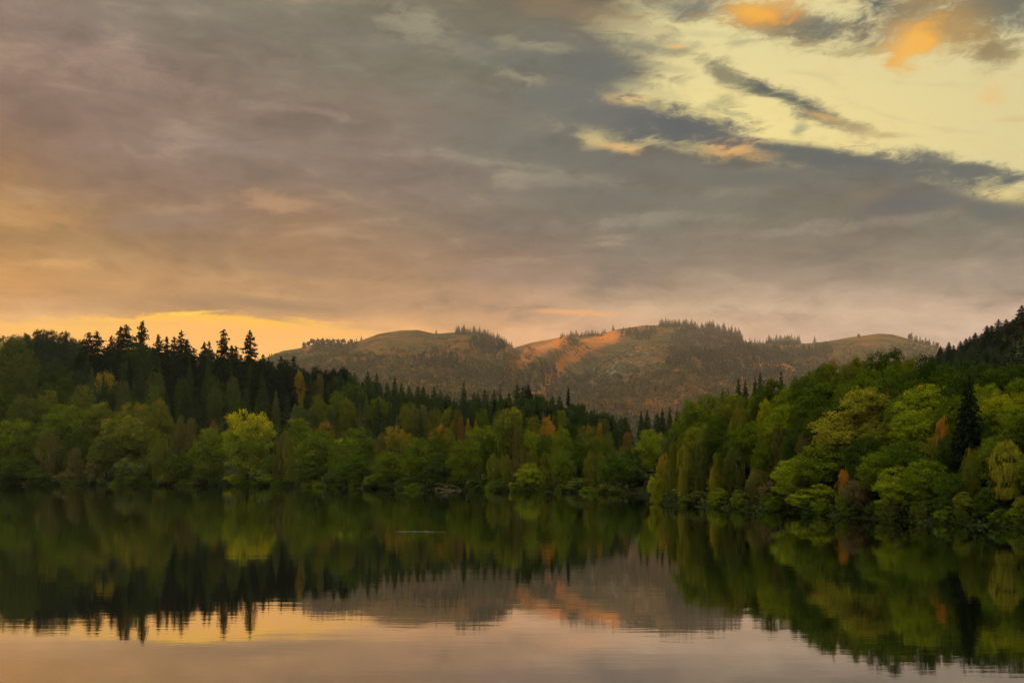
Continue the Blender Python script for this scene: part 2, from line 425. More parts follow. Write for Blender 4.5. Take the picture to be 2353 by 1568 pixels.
def water_mat():
    m, g, out = new_mat('still_water')
    p = g.node('ShaderNodeNewGeometry').outputs['Position']
    # long low undulation, finer cat's-paw ripple, patches of calm
    big = g.noise(g.mapping(p, rot=(0, 0, R_(8)), scale=(0.10, 0.45, 1)), 1.0, 3, 0.5)
    fine = g.noise(g.mapping(p, rot=(0, 0, R_(-5)), scale=(0.7, 3.2, 1)), 1.0, 3, 0.55)
    calm = g.rng(g.noise(g.mapping(p, scale=(0.006, 0.03, 1)), 1.0, 3, 0.5), 0.35, 0.7, 0.35, 1.3)
    h = g.m('ADD', g.m('MULTIPLY', big, 0.0050), g.m('MULTIPLY', fine, 0.0014))
    h = g.m('MULTIPLY', h, calm)
    # streaks of rougher water: a bird's wake and two breeze lines by the far shore
    sep = g.node('ShaderNodeSeparateXYZ')
    g.put(sep.inputs[0], p)
    px, py = sep.outputs[0], sep.outputs[1]
    def streak(x0, x1, y, half, slope, amp):
        dy = g.m('SUBTRACT', py, g.m('ADD', g.m('MULTIPLY', px, slope), y - slope * (x0 + x1) / 2))
        a = g.rng(g.m('ABSOLUTE', dy), half, half * 0.2)
        b = g.m('MULTIPLY', g.rng(px, x0, x0 + (x1 - x0) * 0.15), g.rng(px, x1, x0 + (x1 - x0) * 0.45))
        return g.m('MULTIPLY', g.m('MULTIPLY', a, b), amp)
    chop = g.noise(g.mapping(p, scale=(1.2, 7.0, 1)), 1.0, 2, 0.5)
    s = g.m('ADD', g.m('MULTIPLY', streak(-9.0, -3.2, 77.0, 0.55, -0.10, 0.17), g.rng(g.noise(g.mapping(p, scale=(0.5, 2.2, 1)), 1.0, 3, 0.6), 0.42, 0.62)), streak(-46, 40, 262, 2.2, -0.25, 0.02))
    s = g.m('ADD', s, streak(-190, -60, 425, 5.0, -0.2, 0.03))
    h = g.m('ADD', h, g.m('MULTIPLY', s, g.m('SUBTRACT', chop, 0.5)))
    bp = g.node('ShaderNodeBump')
    bp.inputs['Strength'].default_value = 1.0
    bp.inputs['Distance'].default_value = 1.0
    g.put(bp.inputs['Height'], h)
    gl = g.node('ShaderNodeBsdfGlossy')
    gl.inputs['Color'].default_value = (0.93, 0.93, 0.93, 1)
    gl.inputs['Roughness'].default_value = 0.02
    m.node_tree.links.new(bp.outputs[0], gl.inputs['Normal'])
    df = g.node('ShaderNodeBsdfDiffuse')
    df.inputs['Color'].default_value = (0.0022, 0.0026, 0.0014, 1)
    fr = g.node('ShaderNodeFresnel')
    fr.inputs['IOR'].default_value = 3.2
    mx = g.node('ShaderNodeMixShader')
    m.node_tree.links.new(g.rng(fr.outputs[0], 0.3, 0.8, 0.55, 0.98, smooth=False), mx.inputs[0])
    m.node_tree.links.new(df.outputs[0], mx.inputs[1])
    m.node_tree.links.new(gl.outputs[0], mx.inputs[2])
    m.node_tree.links.new(mx.outputs[0], out.inputs[0])
    return m


M_WATER = water_mat()


# ------------------------------------------------------------------ mesh helpers
def mesh_from(name, verts, faces, mat, smooth=False):
    """verts (n,3); faces (m,4) or (m,3) int array"""
    me = bpy.data.meshes.new(name)
    verts = np.asarray(verts, dtype=np.float32)
    faces = np.asarray(faces, dtype=np.int32)
    n, k = faces.shape
    me.vertices.add(len(verts))
    me.vertices.foreach_set('co', verts.ravel())
    me.loops.add(n * k)
    me.loops.foreach_set('vertex_index', faces.ravel())
    me.polygons.add(n)
    me.polygons.foreach_set('loop_start', np.arange(0, n * k, k, dtype=np.int32))
    if smooth:
        me.polygons.foreach_set('use_smooth', np.ones(n, dtype=bool))
    me.materials.append(mat)
    me.update(calc_edges=True)
    return me


def grid_faces(nx, ny):
    i = np.arange(nx - 1)
    j = np.arange(ny - 1)
    I, J = np.meshgrid(i, j, indexing='ij')
    a = (I * ny + J).ravel()
    return np.stack([a, a + ny, a + ny + 1, a + 1], 1)


def leaves(C, Nn, T, a, b):
    """rhombic leaf sprays: centres C, normals Nn, long axes T (made perpendicular), half length a, half width b"""
    Nn = Nn / (np.linalg.norm(Nn, axis=1, keepdims=True) + 1e-9)
    T = T - Nn * np.sum(T * Nn, 1, keepdims=True)
    T = T / (np.linalg.norm(T, axis=1, keepdims=True) + 1e-9)
    B = np.cross(Nn, T)
    a = np.asarray(a).reshape(-1, 1)
    b = np.asarray(b).reshape(-1, 1)
    V = np.stack([C + T * a, C + B * b, C - T * a, C - B * b], 1).reshape(-1, 3)
    Fc = np.arange(len(C) * 4).reshape(-1, 4)
    return V, Fc


def rand_dirs(rs, n, zmin=-1.0):
    z = rs.uniform(zmin, 1, n)
    t = rs.uniform(0, 2 * np.pi, n)
    r = np.sqrt(1 - z * z)
    return np.stack([r * np.cos(t), r * np.sin(t), z], 1)


def tube(path, radii, sides=6):
    path = np.asarray(path, float)
    n = len(path)
    V = []
    for i in range(n):
        d = path[min(i + 1, n - 1)] - path[max(i - 1, 0)]
        d /= np.linalg.norm(d) + 1e-9
        up = np.array([0, 0, 1.0]) if abs(d[2]) < 0.9 else np.array([1.0, 0, 0])
        x = np.cross(up, d); x /= np.linalg.norm(x)
        y = np.cross(d, x)
        for k in range(sides):
            t = 2 * np.pi * k / sides
            V.append(path[i] + radii[i] * (np.cos(t) * x + np.sin(t) * y))
    Fc = []
    for i in range(n - 1):
        for k in range(sides):
            Fc.append((i * sides + k, i * sides + (k + 1) % sides, (i + 1) * sides + (k + 1) % sides, (i + 1) * sides + k))
    return np.array(V), np.array(Fc)


def join(parts):
    V, Fc, o = [], [], 0
    for v, f in parts:
        V.append(v); Fc.append(f + o); o += len(v)
    return np.concatenate(V), np.concatenate(Fc)


# ------------------------------------------------------------------ crowns (unit tree: height 1, width 1, base at origin)
def crown_broad(seed, nclump=210, per=125, z0=0.04, power=2.3, flat=0.78, leaf=0.0125):
    rs = np.random.RandomState(seed)
    zc, hz = (1 + z0) / 2, (1 - z0) / 2
    # irregular outline: a few big limbs push the crown out or leave bays
    big = rand_dirs(rs, 7, -0.3)
    amp = rs.uniform(-0.22, 0.20, 7)
    def outline(d):
        k = 1 + np.sum(amp * np.exp(-((1 - d @ big.T) / 0.22)), 1)
        return k
    D = rand_dirs(rs, nclump, -0.85)
    D += rs.normal(0, 0.05, D.shape)
    D /= np.linalg.norm(D, axis=1, keepdims=True)
    rad = (np.abs(D[:, 0:2]) ** power).sum(1) + np.abs(D[:, 2]) ** power
    rad = rad ** (-1 / power) * outline(D) * rs.uniform(0.62, 0.98, nclump)
    cr = (0.03 + 0.10 * rs.rand(nclump) ** 1.4) * (115 / max(nclump, 60)) ** 0.25
    C = np.stack([D[:, 0] * rad * 0.47, D[:, 1] * rad * 0.47, zc + D[:, 2] * rad * hz * 0.93], 1)
    Cs, Ns = [], []
    for i in range(nclump):
        n = int(per * (cr[i] / 0.09) ** 2)
        d = rand_dirs(rs, n, -0.45)
        lob = 1 + 0.22 * np.sin(d[:, 0] * 7 + seed + i) * np.sin(d[:, 1] * 6 + i * 2.3)
        r = cr[i] * rs.uniform(0.55, 1.25, n) * lob
        p = C[i] + d * np.array([1.15, 1.15, flat]) * r[:, None]
        Cs.append(p)
        nn = d + rs.normal(0, 0.45, (n, 3))
        nn[:, 2] += 0.25
        Ns.append(nn)
    # inner shade leaves keep the crown from being hollow
    n = 1600
    d = rand_dirs(rs, n)
    r = rs.uniform(0.2, 0.72, n)
    Cs.append(np.stack([d[:, 0] * r * 0.47, d[:, 1] * r * 0.47, zc + d[:, 2] * r * hz * 0.95], 1))
    Ns.append(d + rs.normal(0, 0.6, (n, 3)))
    P = np.concatenate(Cs); Nn = np.concatenate(Ns)
    P[:, 2] = np.clip(P[:, 2], 0.005, 1.02)
    T = rs.normal(0, 1, P.shape)
    a = rs.uniform(0.7, 1.45, len(P)) * leaf
    a[-n:] *= 2.2
    return leaves(P, Nn, T, a, a * rs.uniform(0.45, 0.8, len(P)))


def crown_birch(seed, nstr=760, per=34, leaf=0.011, z0=0.03, shape=0.75):
    rs = np.random.RandomState(seed)
    Cs, Ns, As = [], [], []
    lean = rs.normal(0, 0.05, 2)
    lob = rs.uniform(0, 6.28, 4)
    nb = 100
    bz = 0.975 - rs.rand(nb) * (0.87 - z0); bt = rs.uniform(0, 2 * np.pi, nb); br = np.sqrt(rs.uniform(0.35, 1.0, nb)) * rs.uniform(0.8, 1.15, nb)
    for i in range(nstr):
        q = rs.randint(nb)
        z = min(0.99, bz[q] + rs.normal(0, 0.022))
        t = bt[q] + rs.normal(0, 0.32)
        prof = math.sqrt(max(0.03, 1 - max(0.0, (z - 0.55) / 0.46) ** 2.8)) * (0.84 + 0.16 * math.sin(z * 9 + lob[0]))
        prof *= 1 + 0.16 * math.sin(3 * t + lob[1] + z * 5) + 0.1 * math.sin(5 * t + lob[2])
        rr = 0.47 * prof * br[q] * rs.uniform(0.72, 1.05)
        base = np.array([math.cos(t) * rr + lean[0] * z, math.sin(t) * rr + lean[1] * z, z])
        L = rs.uniform(0.05, 0.21) * (1.1 - 0.4 * z)
        L = min(L, z - 0.01)
        s = np.sort(rs.rand(per))
        out = np.array([math.cos(t), math.sin(t), 0])
        P = base + out * (0.035 * np.sin(s * 2.2))[:, None] + np.array([0, 0, -1.0]) * (s * L)[:, None]
        P = P + np.array([0, 0, 1.0]) * (0.02 * np.sin(np.clip(s * 4, 0, np.pi)))[:, None]
        P = P + rs.normal(0, 0.011, P.shape)
        Cs.append(P)
        nn = np.tile(out, (per, 1)) + rs.normal(0, 0.55, (per, 3)) + np.array([0, 0, 0.35])
        Ns.append(nn)
        As.append(rs.uniform(0.7, 1.4, per) * leaf)
    P = np.concatenate(Cs); Nn = np.concatenate(Ns); a = np.concatenate(As)
    P[:, 2] = np.clip(P[:, 2], 0.004, 1.01)
    T = rs.normal(0, 0.5, P.shape) + np.array([0, 0, -1.0])
    return leaves(P, Nn, T, a * 1.15, a * 0.6)


def crown_spruce(seed, whorls=34, droop=0.32, ragged=0.2, gap=0.0, top=0.0, z0=0.05, leaf=0.026, taper=0.85, dens=1.0):
    rs = np.random.RandomState(seed)
    Cs, Ts, Ns, As = [], [], [], []
    zs = np.linspace(z0, 0.985, whorls) + rs.normal(0, 0.006, whorls)
    for w, z in enumerate(zs):
        if rs.rand() < gap and z < 0.9:
            continue
        nb = rs.randint(7, 10)
        base_t = rs.uniform(0, 6.28)
        for b in range(nb):
            t = base_t + b * 2 * np.pi / nb + rs.normal(0, 0.15)
            L = 0.5 * ((1 - z) ** taper * 0.97 + 0.02) * rs.uniform(1 - ragged * 1.6, 1 + ragged * 0.6)
            if L < 0.012:
                L = 0.012
            n = max(6, int(46 * L / 0.5 * dens) + 5)
            s = rs.rand(n) ** 0.7
            zb = z + rs.normal(0, 0.42 * 0.95 / whorls)
            side = rs.normal(0, 1, n) * 0.16 * L * (1.15 - s)
            dx, dy = math.cos(t), math.sin(t)
            zz = zb - droop * L * (s ** 1.3) + 0.10 * L * s ** 4 - np.abs(rs.normal(0, 0.012, n)) * 0.8
            P = np.stack([dx * L * s - dy * side, dy * L * s + dx * side, zz], 1)
            Cs.append(P)
            Ts.append(np.stack([dx + rs.normal(0, .35, n), dy + rs.normal(0, .35, n), -0.45 + rs.normal(0, .2, n)], 1))
            Ns.append(np.stack([dx * 0.35 + rs.normal(0, .4, n), dy * 0.35 + rs.normal(0, .4, n), np.ones(n) * 0.8], 1))
            As.append(leaf * rs.uniform(0.6, 1.25, n) * (0.45 + 0.9 * L / 0.5 + 0.0))
    # leading shoot
    n = 24
    Cs.append(np.stack([rs.normal(0, .006, n), rs.normal(0, .006, n), rs.uniform(0.95, 1.0, n)], 1))
    Ts.append(np.tile([0, 0, 1.0], (n, 1)) + rs.normal(0, .2, (n, 3)))
    Ns.append(rs.normal(0, 1, (n, 3)))
    As.append(np.full(n, leaf * 0.5))
    P = np.concatenate(Cs); a = np.concatenate(As)
    P[:, 2] = np.clip(P[:, 2], 0.0, 1.0)
    return leaves(P, np.concatenate(Ns), np.concatenate(Ts), a, a * rs.uniform(0.35, 0.6, len(a)))


def trunk_mesh(name, seed, mat, top=0.9, r0=0.022, limbs=6, crownw=0.3):
    rs = np.random.RandomState(seed)
    zz = np.linspace(-0.03, top, 8)
    path = np.stack([np.cumsum(rs.normal(0, 0.006, 8)), np.cumsum(rs.normal(0, 0.006, 8)), zz], 1)
    path[0, :2] = 0
    parts = [tube(path, r0 * (1 - zz / top * 0.85).clip(0.1, 1.2), 7)]
    for i in range(limbs):
        k = rs.randint(2, 6)
        p0 = path[k]
        t = rs.uniform(0, 6.28)
        L = crownw * rs.uniform(0.6, 1.0)
        s = np.linspace(0, 1, 4)
        pp = p0 + np.stack([np.cos(t) * L * s, np.sin(t) * L * s, L * 0.7 * s + rs.normal(0, 0.01, 4)], 1)
        parts.append(tube(pp, r0 * 0.5 * (1 - 0.8 * s), 5))
    V, Fc = join(parts)
    return mesh_from(name, V, Fc, mat, True)


def lib(fn, n, mat, name, **kw):
    out = []
    for i in range(n):
        V, Fc = fn(100 + 17 * i, **kw)
        out.append(mesh_from(name, V, Fc, mat))
    return out


CROWNS = {
    'broad': lib(crown_broad, 6, M_BROAD, 'broad_crown'),
    'bush': lib(crown_broad, 3, M_BROAD, 'bush_crown', nclump=80, z0=0.0, power=2.6, leaf=0.017, per=150),
    'birch': lib(crown_birch, 4, M_BIRCH, 'birch_crown'),
    'spruce': lib(crown_spruce, 4, M_NEEDLE, 'spruce_crown', whorls=38, taper=0.64, dens=1.4, droop=0.36),
    'fir': lib(crown_spruce, 4, M_NEEDLE, 'fir_crown', whorls=30, droop=0.14, ragged=0.45, gap=0.06, taper=0.58, leaf=0.03, dens=1.5),
    'pine': lib(crown_broad, 2, M_NEEDLE, 'pine_crown', nclump=46, z0=0.25, power=2.0, flat=0.8, leaf=0.016),
}
TRUNKS = {
    'broad': [trunk_mesh('broad_trunk', 1, M_BARK, 0.8, 0.026, 9, 0.34)],
    'bush': [trunk_mesh('bush_trunk', 5, M_BARK, 0.6, 0.02, 8, 0.4)],
    'birch': [trunk_mesh('birch_trunk', 2, M_BIRCHBARK, 0.9, 0.014, 5, 0.16), trunk_mesh('birch_trunk', 12, M_BIRCHBARK, 0.88, 0.013, 5, 0.16)],
    'spruce': [trunk_mesh('spruce_trunk', 3, M_BARK, 0.97, 0.017, 0)],
    'pine': [trunk_mesh('pine_trunk', 6, M_BARK, 0.85, 0.02, 6, 0.2)],
}
TRUNKS['fir'] = TRUNKS['spruce']
FULLNAME = {'broad': 'broadleaf_tree', 'bush': 'shrub', 'birch': 'birch_tree', 'spruce': 'spruce_tree', 'fir': 'fir_tree', 'pine': 'pine_tree'}
CATEGORY = {'broad': 'tree', 'bush': 'shrub', 'birch': 'birch', 'spruce': 'spruce', 'fir': 'fir', 'pine': 'pine'}

# ------------------------------------------------------------------ land
WATER_POLY = np.array([(26, 253), (18, 276), (6.5, 294), (-22, 324), (-70, 405), (-121, 480), (-200, 525), (-277, 565), (-420, 600), (-620, 560), (-720, 300),
                       (-680, 0), (-500, -280), (200, -280), (120, -60), (75, 0), (55, 30), (46, 60), (40.6, 83), (38, 88), (35, 98), (33, 108), (29, 128), (25.5, 142), (22, 152),
                       (24, 175), (33, 215), (38, 250), (32, 262)], float)


def sdf(X, Y):
    """distance to the shoreline, positive on land"""
    X = np.asarray(X, float); Y = np.asarray(Y, float)
    best = np.full(X.shape, 1e9)
    inside = np.zeros(X.shape, bool)
    n = len(WATER_POLY)
    for i in range(n):
        ax, ay = WATER_POLY[i]; bx, by = WATER_POLY[(i + 1) % n]
        dx, dy = bx - ax, by - ay
        t = np.clip(((X - ax) * dx + (Y - ay) * dy) / (dx * dx + dy * dy), 0, 1)
        best = np.minimum(best, np.hypot(X - ax - t * dx, Y - ay - t * dy))
        c = (ay > Y) != (by > Y)
        xi = ax + (Y - ay) / (dy if abs(dy) > 1e-9 else 1e-9) * dx
        inside ^= c & (X < xi)
    return np.where(inside, -best, best)


def sstep(x, a, b):
    t = np.clip((x - a) / (b - a), 0, 1)
    return t * t * (3 - 2 * t)


def wob(X, Y, sc, seed):
    rs = np.random.RandomState(seed)
    z = 0
    for k in range(5):
        a, b, p, q = rs.normal(0, 1, 2).tolist() + rs.uniform(0, 6.28, 2).tolist()
        z = z + np.sin((X * a + Y * b) / sc + p) * np.sin((X * -b * 0.7 + Y * a * 0.8) / sc + q)
    return z / 2.5


def ground(X, Y):
    X = np.asarray(X, float); Y = np.asarray(Y, float)
    s = sdf(X, Y)
    px = CX + F * X / np.maximum(Y, 40)
    # far bank: slope by bearing
    sl = np.interp(px, [-1500, -300, 0, 500, 700, 900, 1100, 1300, 1500, 1700], [.60, .36, .32, .31, .27, .21, .17, .15, .13, .12])
    ridge = np.interp(px, [-2500, -900, -300, 0, 150, 350, 520, 700, 900, 1100, 1300, 1500, 1700, 2400], [430, 400, 210, 175, 160, 92, 80, 60, 44, 32, 24, 18, 18, 18])  # unseen far-left end raised to block the low sun from the woods
    zl = 0.5 * sstep(s, 0, 1.5) + ridge * np.tanh(np.maximum(s - 7, 0) * sl / ridge)
    zl = zl * (1 - 0.6 * sstep(Y, 1000, 1300) * sstep(px, 100, 400))
    # near right bank
    zr = 0.35 * sstep(s, 0, 0.8) + 14 * (1 - np.exp(-np.maximum(s - 1.6, 0) / 12.0))
    # right: wooded hill climbing to the right, further back
    zh = np.clip((X - 190) * 0.60, 0, 150) * sstep(Y, 380, 560) * (1 - 0.9 * sstep(Y, 690, 860))
    wr = sstep(X - 0.05 * (Y - 150), 12, 26) * (1 - sstep(Y, 235, 300)) + (Y < 120) * (X > 0)
    wr = np.clip(wr, 0, 1)
    z = zl * (1 - wr) + zr * wr + zh
    z = z + wob(X, Y, 26, 3) * np.clip(s / 40, 0, 1) * 1.5
    zw = -0.25 - np.clip(-s * 0.25, 0, 2.4)
    return np.where(s > 0, z, zw)


def ax(*segs):
    out = []
    for a, b, st in segs:
        out += list(np.arange(a, b, st))
    out.append(segs[-1][1])
    return np.array(out, float)


def make_land():
    xs = ax((-1700, -320, 40), (-320, 16, 6), (16, 110, 1.6), (110, 420, 9), (420, 1000, 45))
    ys = ax((-320, 60, 20), (60, 330, 2.5), (330, 1250, 9))
    X, Y = np.meshgrid(xs, ys, indexing='ij')
    V = np.stack([X, Y, ground(X, Y)], -1).reshape(-1, 3)
    o = bpy.data.objects.new('lakeside_ground', mesh_from('lakeside_ground', V, grid_faces(len(xs), len(ys)), M_GROUND, True))
    o['kind'] = 'structure'
    COL.objects.link(o)


make_land()

o = bpy.data.objects.new('water', mesh_from('water', [(-2500, -600, 0), (2500, -600, 0), (2500, 1500, 0), (-2500, 1500, 0)], [(0, 1, 2, 3)], M_WATER))
o['kind'] = 'structure'
COL.objects.link(o)

# ------------------------------------------------------------------ far hills
CREST_A = [(-600, 1000), (300, 900), (400, 880), (560, 842), (620, 818), (650, 806), (690, 800), (730, 788), (800, 790), (830, 782), (870, 767), (920, 759), (960, 758), (1000, 767), (1040, 764), (1090, 764), (1130, 777), (1180, 800), (1240, 835), (1320, 890), (1500, 980), (3200, 1090)]
CREST_B = [(-600, 1090), (700, 1000), (950, 910), (1060, 850), (1120, 822), (1180, 800), (1220, 788), (1290, 775), (1380, 768), (1420, 757), (1480, 748), (1530, 748), (1580, 750), (1620, 762), (1700, 786), (1760, 790), (1850, 790), (1900, 785), (1950, 776), (2020, 767), (2050, 769), (2090, 780), (2150, 797), (2250, 815), (2400, 830), (3200, 900)]


def ip(px, c):
    return np.interp(px, [p for p, _ in c], [q for _, q in c])


def vnoise(X, Y, seed, octaves=5, sc=400.0, rough=0.5, ridged=False):
    """value noise on a lattice, numpy"""
    tot, amp, norm = 0.0, 1.0, 0.0
    for k in range(octaves):
        rs = np.random.RandomState(seed + k * 31)
        T = rs.rand(64, 64)
        x = X / sc + 17.3 * k; y = Y / sc + 9.1 * k
        xi = np.floor(x).astype(int); yi = np.floor(y).astype(int)
        fx = x - xi; fy = y - yi
        fx = fx * fx * (3 - 2 * fx); fy = fy * fy * (3 - 2 * fy)
        xi %= 64; yi %= 64
        x1 = (xi + 1) % 64; y1 = (yi + 1) % 64
        n = (T[xi, yi] * (1 - fx) + T[x1, yi] * fx) * (1 - fy) + (T[xi, y1] * (1 - fx) + T[x1, y1] * fx) * fy
        n = n - 0.5
        if ridged:
            n = 0.5 - 2 * np.abs(n)
        tot = tot + n * amp; norm += amp
        amp *= rough; sc *= 0.5
    return tot / norm


def seg_dist(px, py, line):
    best = np.full(px.shape, 1e9); side = np.zeros(px.shape)
    for (ax_, ay_), (bx, by) in zip(line[:-1], line[1:]):
        dx, dy = bx - ax_, by - ay_
        t = np.clip(((px - ax_) * dx + (py - ay_) * dy) / (dx * dx + dy * dy), 0, 1)
        d = np.hypot(px - ax_ - t * dx, py - ay_ - t * dy)
        best = np.minimum(best, d)
    return best


HS = 1.9
DA, DB = 2350.0, 2850.0


def hill_z(px, d):
    return hill_form(px, d / HS) * HS


def hill_form(px, d):
    X = (px - CX) / F * d
    za = (HY - ip(px, CREST_A)) / F * DA + CAMH
    zb = (HY - ip(px, CREST_B)) / F * DB + CAMH
    def prof(t, back):
        f = np.where(t > 0, np.clip(1 - t, 0, 1) ** 1.15 * (1 - 0.10 * np.sin(np.clip(t, 0, 1) * np.pi)) + 0.10 * np.sin(np.clip(t, 0, 1) * np.pi) * np.clip(1 - t * 0.6, 0, 1), np.clip(1 + t * back, 0, 1))
        return f
    ta = (DA - d) / 1350.0; tb = (DB - d) / 1700.0
    A = za * prof(ta, 2.2); B = zb * prof(tb, 1.2)
    k = 14.0
    z = np.logaddexp(A / k, B / k) * k
    env = np.clip(np.where(A > B, ta, tb) / 0.14, 0, 1) * np.clip((d - 1000) / 300, 0, 1)
    env2 = np.clip((np.where(A > B, ta, tb) - 0.10) / 0.22, 0, 1) * np.clip((d - 1000) / 300, 0, 1)
    py = HY - F * (z - CAMH) / d
    # spurs that run down towards the viewer, with gullies beside them
    spurs = [([(1405, 772), (1340, 800), (1290, 840), (1262, 878), (1235, 915)], 20, 52), ([(1290, 780), (1240, 802), (1195, 832), (1165, 850), (1150, 880)], 22, 40),
             ([(1780, 835), (1700, 862), (1600, 897), (1500, 935), (1400, 960)], 24, 34), ([(940, 765), (860, 800), (790, 850)], 30, 14), ([(1120, 790), (1060, 830), (1000, 880)], 30, 14),
             ([(1560, 770), (1520, 810), (1450, 850), (1400, 890)], 26, 14), ([(1900, 800), (1840, 830), (1800, 850)], 26, 12)]
    gul = [([(1330, 775), (1285, 812), (1235, 855), (1200, 895)], 18, -34), ([(1450, 790), (1380, 830), (1330, 880), (1300, 920)], 24, -16), ([(1180, 802), (1130, 840), (1090, 890)], 26, -14), ([(1640, 790), (1620, 840), (1560, 880)], 26, -12)]
    for line, w, amp in spurs + gul:
        z = z + amp * np.exp(-(seg_dist(px, py, line) / w) ** 2) * env2
    z = z + vnoise(X, d, 5, 5, 420, 0.5) * 95 * env2 + vnoise(X, d, 9, 4, 190, 0.55, True) * 42 * env2
    return np.maximum(z, 6.0)


def make_hills():
    pxs = np.concatenate([np.arange(-300, 560, 40), np.arange(560, 2300, 7), np.arange(2300, 3100, 40)])
    ds = np.concatenate([np.arange(1000, 3000, 13), np.arange(3000, 4000, 70)]).astype(float) * HS
    PX, D = np.meshgrid(pxs.astype(float), ds, indexing='ij')
    Z = hill_z(PX, D)
    V = np.stack([(PX - CX) / F * D, D, Z], -1).reshape(-1, 3)
    me = mesh_from('hills', V, grid_faces(len(pxs), len(ds)), M_HILL, True)
    PY = HY - F * (Z - CAMH) / D
    scar = np.zeros(PX.shape)
    for cx, cy_, rx, ry in [(1345, 872, 45, 26), (1300, 905, 30, 20), (1440, 830, 60, 10), (1470, 815, 40, 10), (1400, 850, 40, 14), (1260, 800, 40, 8)]:
        scar = np.maximum(scar, np.exp(-((PX - cx) / rx) ** 2 - ((PY - cy_) / ry) ** 2))
    a = me.attributes.new('scar', 'FLOAT', 'POINT')
    a.data.foreach_set('value', scar.ravel().astype(np.float32))
    sunlit_brk = np.zeros(PX.shape)  # sunlit spur patches, painted in as orange bracken colour
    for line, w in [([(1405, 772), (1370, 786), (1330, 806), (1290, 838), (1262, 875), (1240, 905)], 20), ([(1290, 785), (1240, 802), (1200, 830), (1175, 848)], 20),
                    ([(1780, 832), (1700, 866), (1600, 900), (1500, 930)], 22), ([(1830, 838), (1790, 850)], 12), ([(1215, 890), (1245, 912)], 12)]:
        sunlit_brk = np.maximum(sunlit_brk, np.exp(-(seg_dist(PX, PY, line) / w) ** 2))
    a = me.attributes.new('sunlit_bracken', 'FLOAT', 'POINT')
    a.data.foreach_set('value', sunlit_brk.ravel().astype(np.float32))
    o = bpy.data.objects.new('hills', me)
    o['kind'] = 'structure'
    COL.objects.link(o)


make_hills()


def hill_hit(px, py):
    """first point of the hills seen on a bearing at a height in the picture survey"""
    d = np.arange(1050, 3000, 6.0)
    z = hill_z(np.full(d.shape, float(px)), d)
    yy = HY - F * (z - CAMH) / d
    i = np.argmax(yy <= py)
    if yy[i] > py:
        i = int(np.argmin(yy))
    return d[i], z[i]


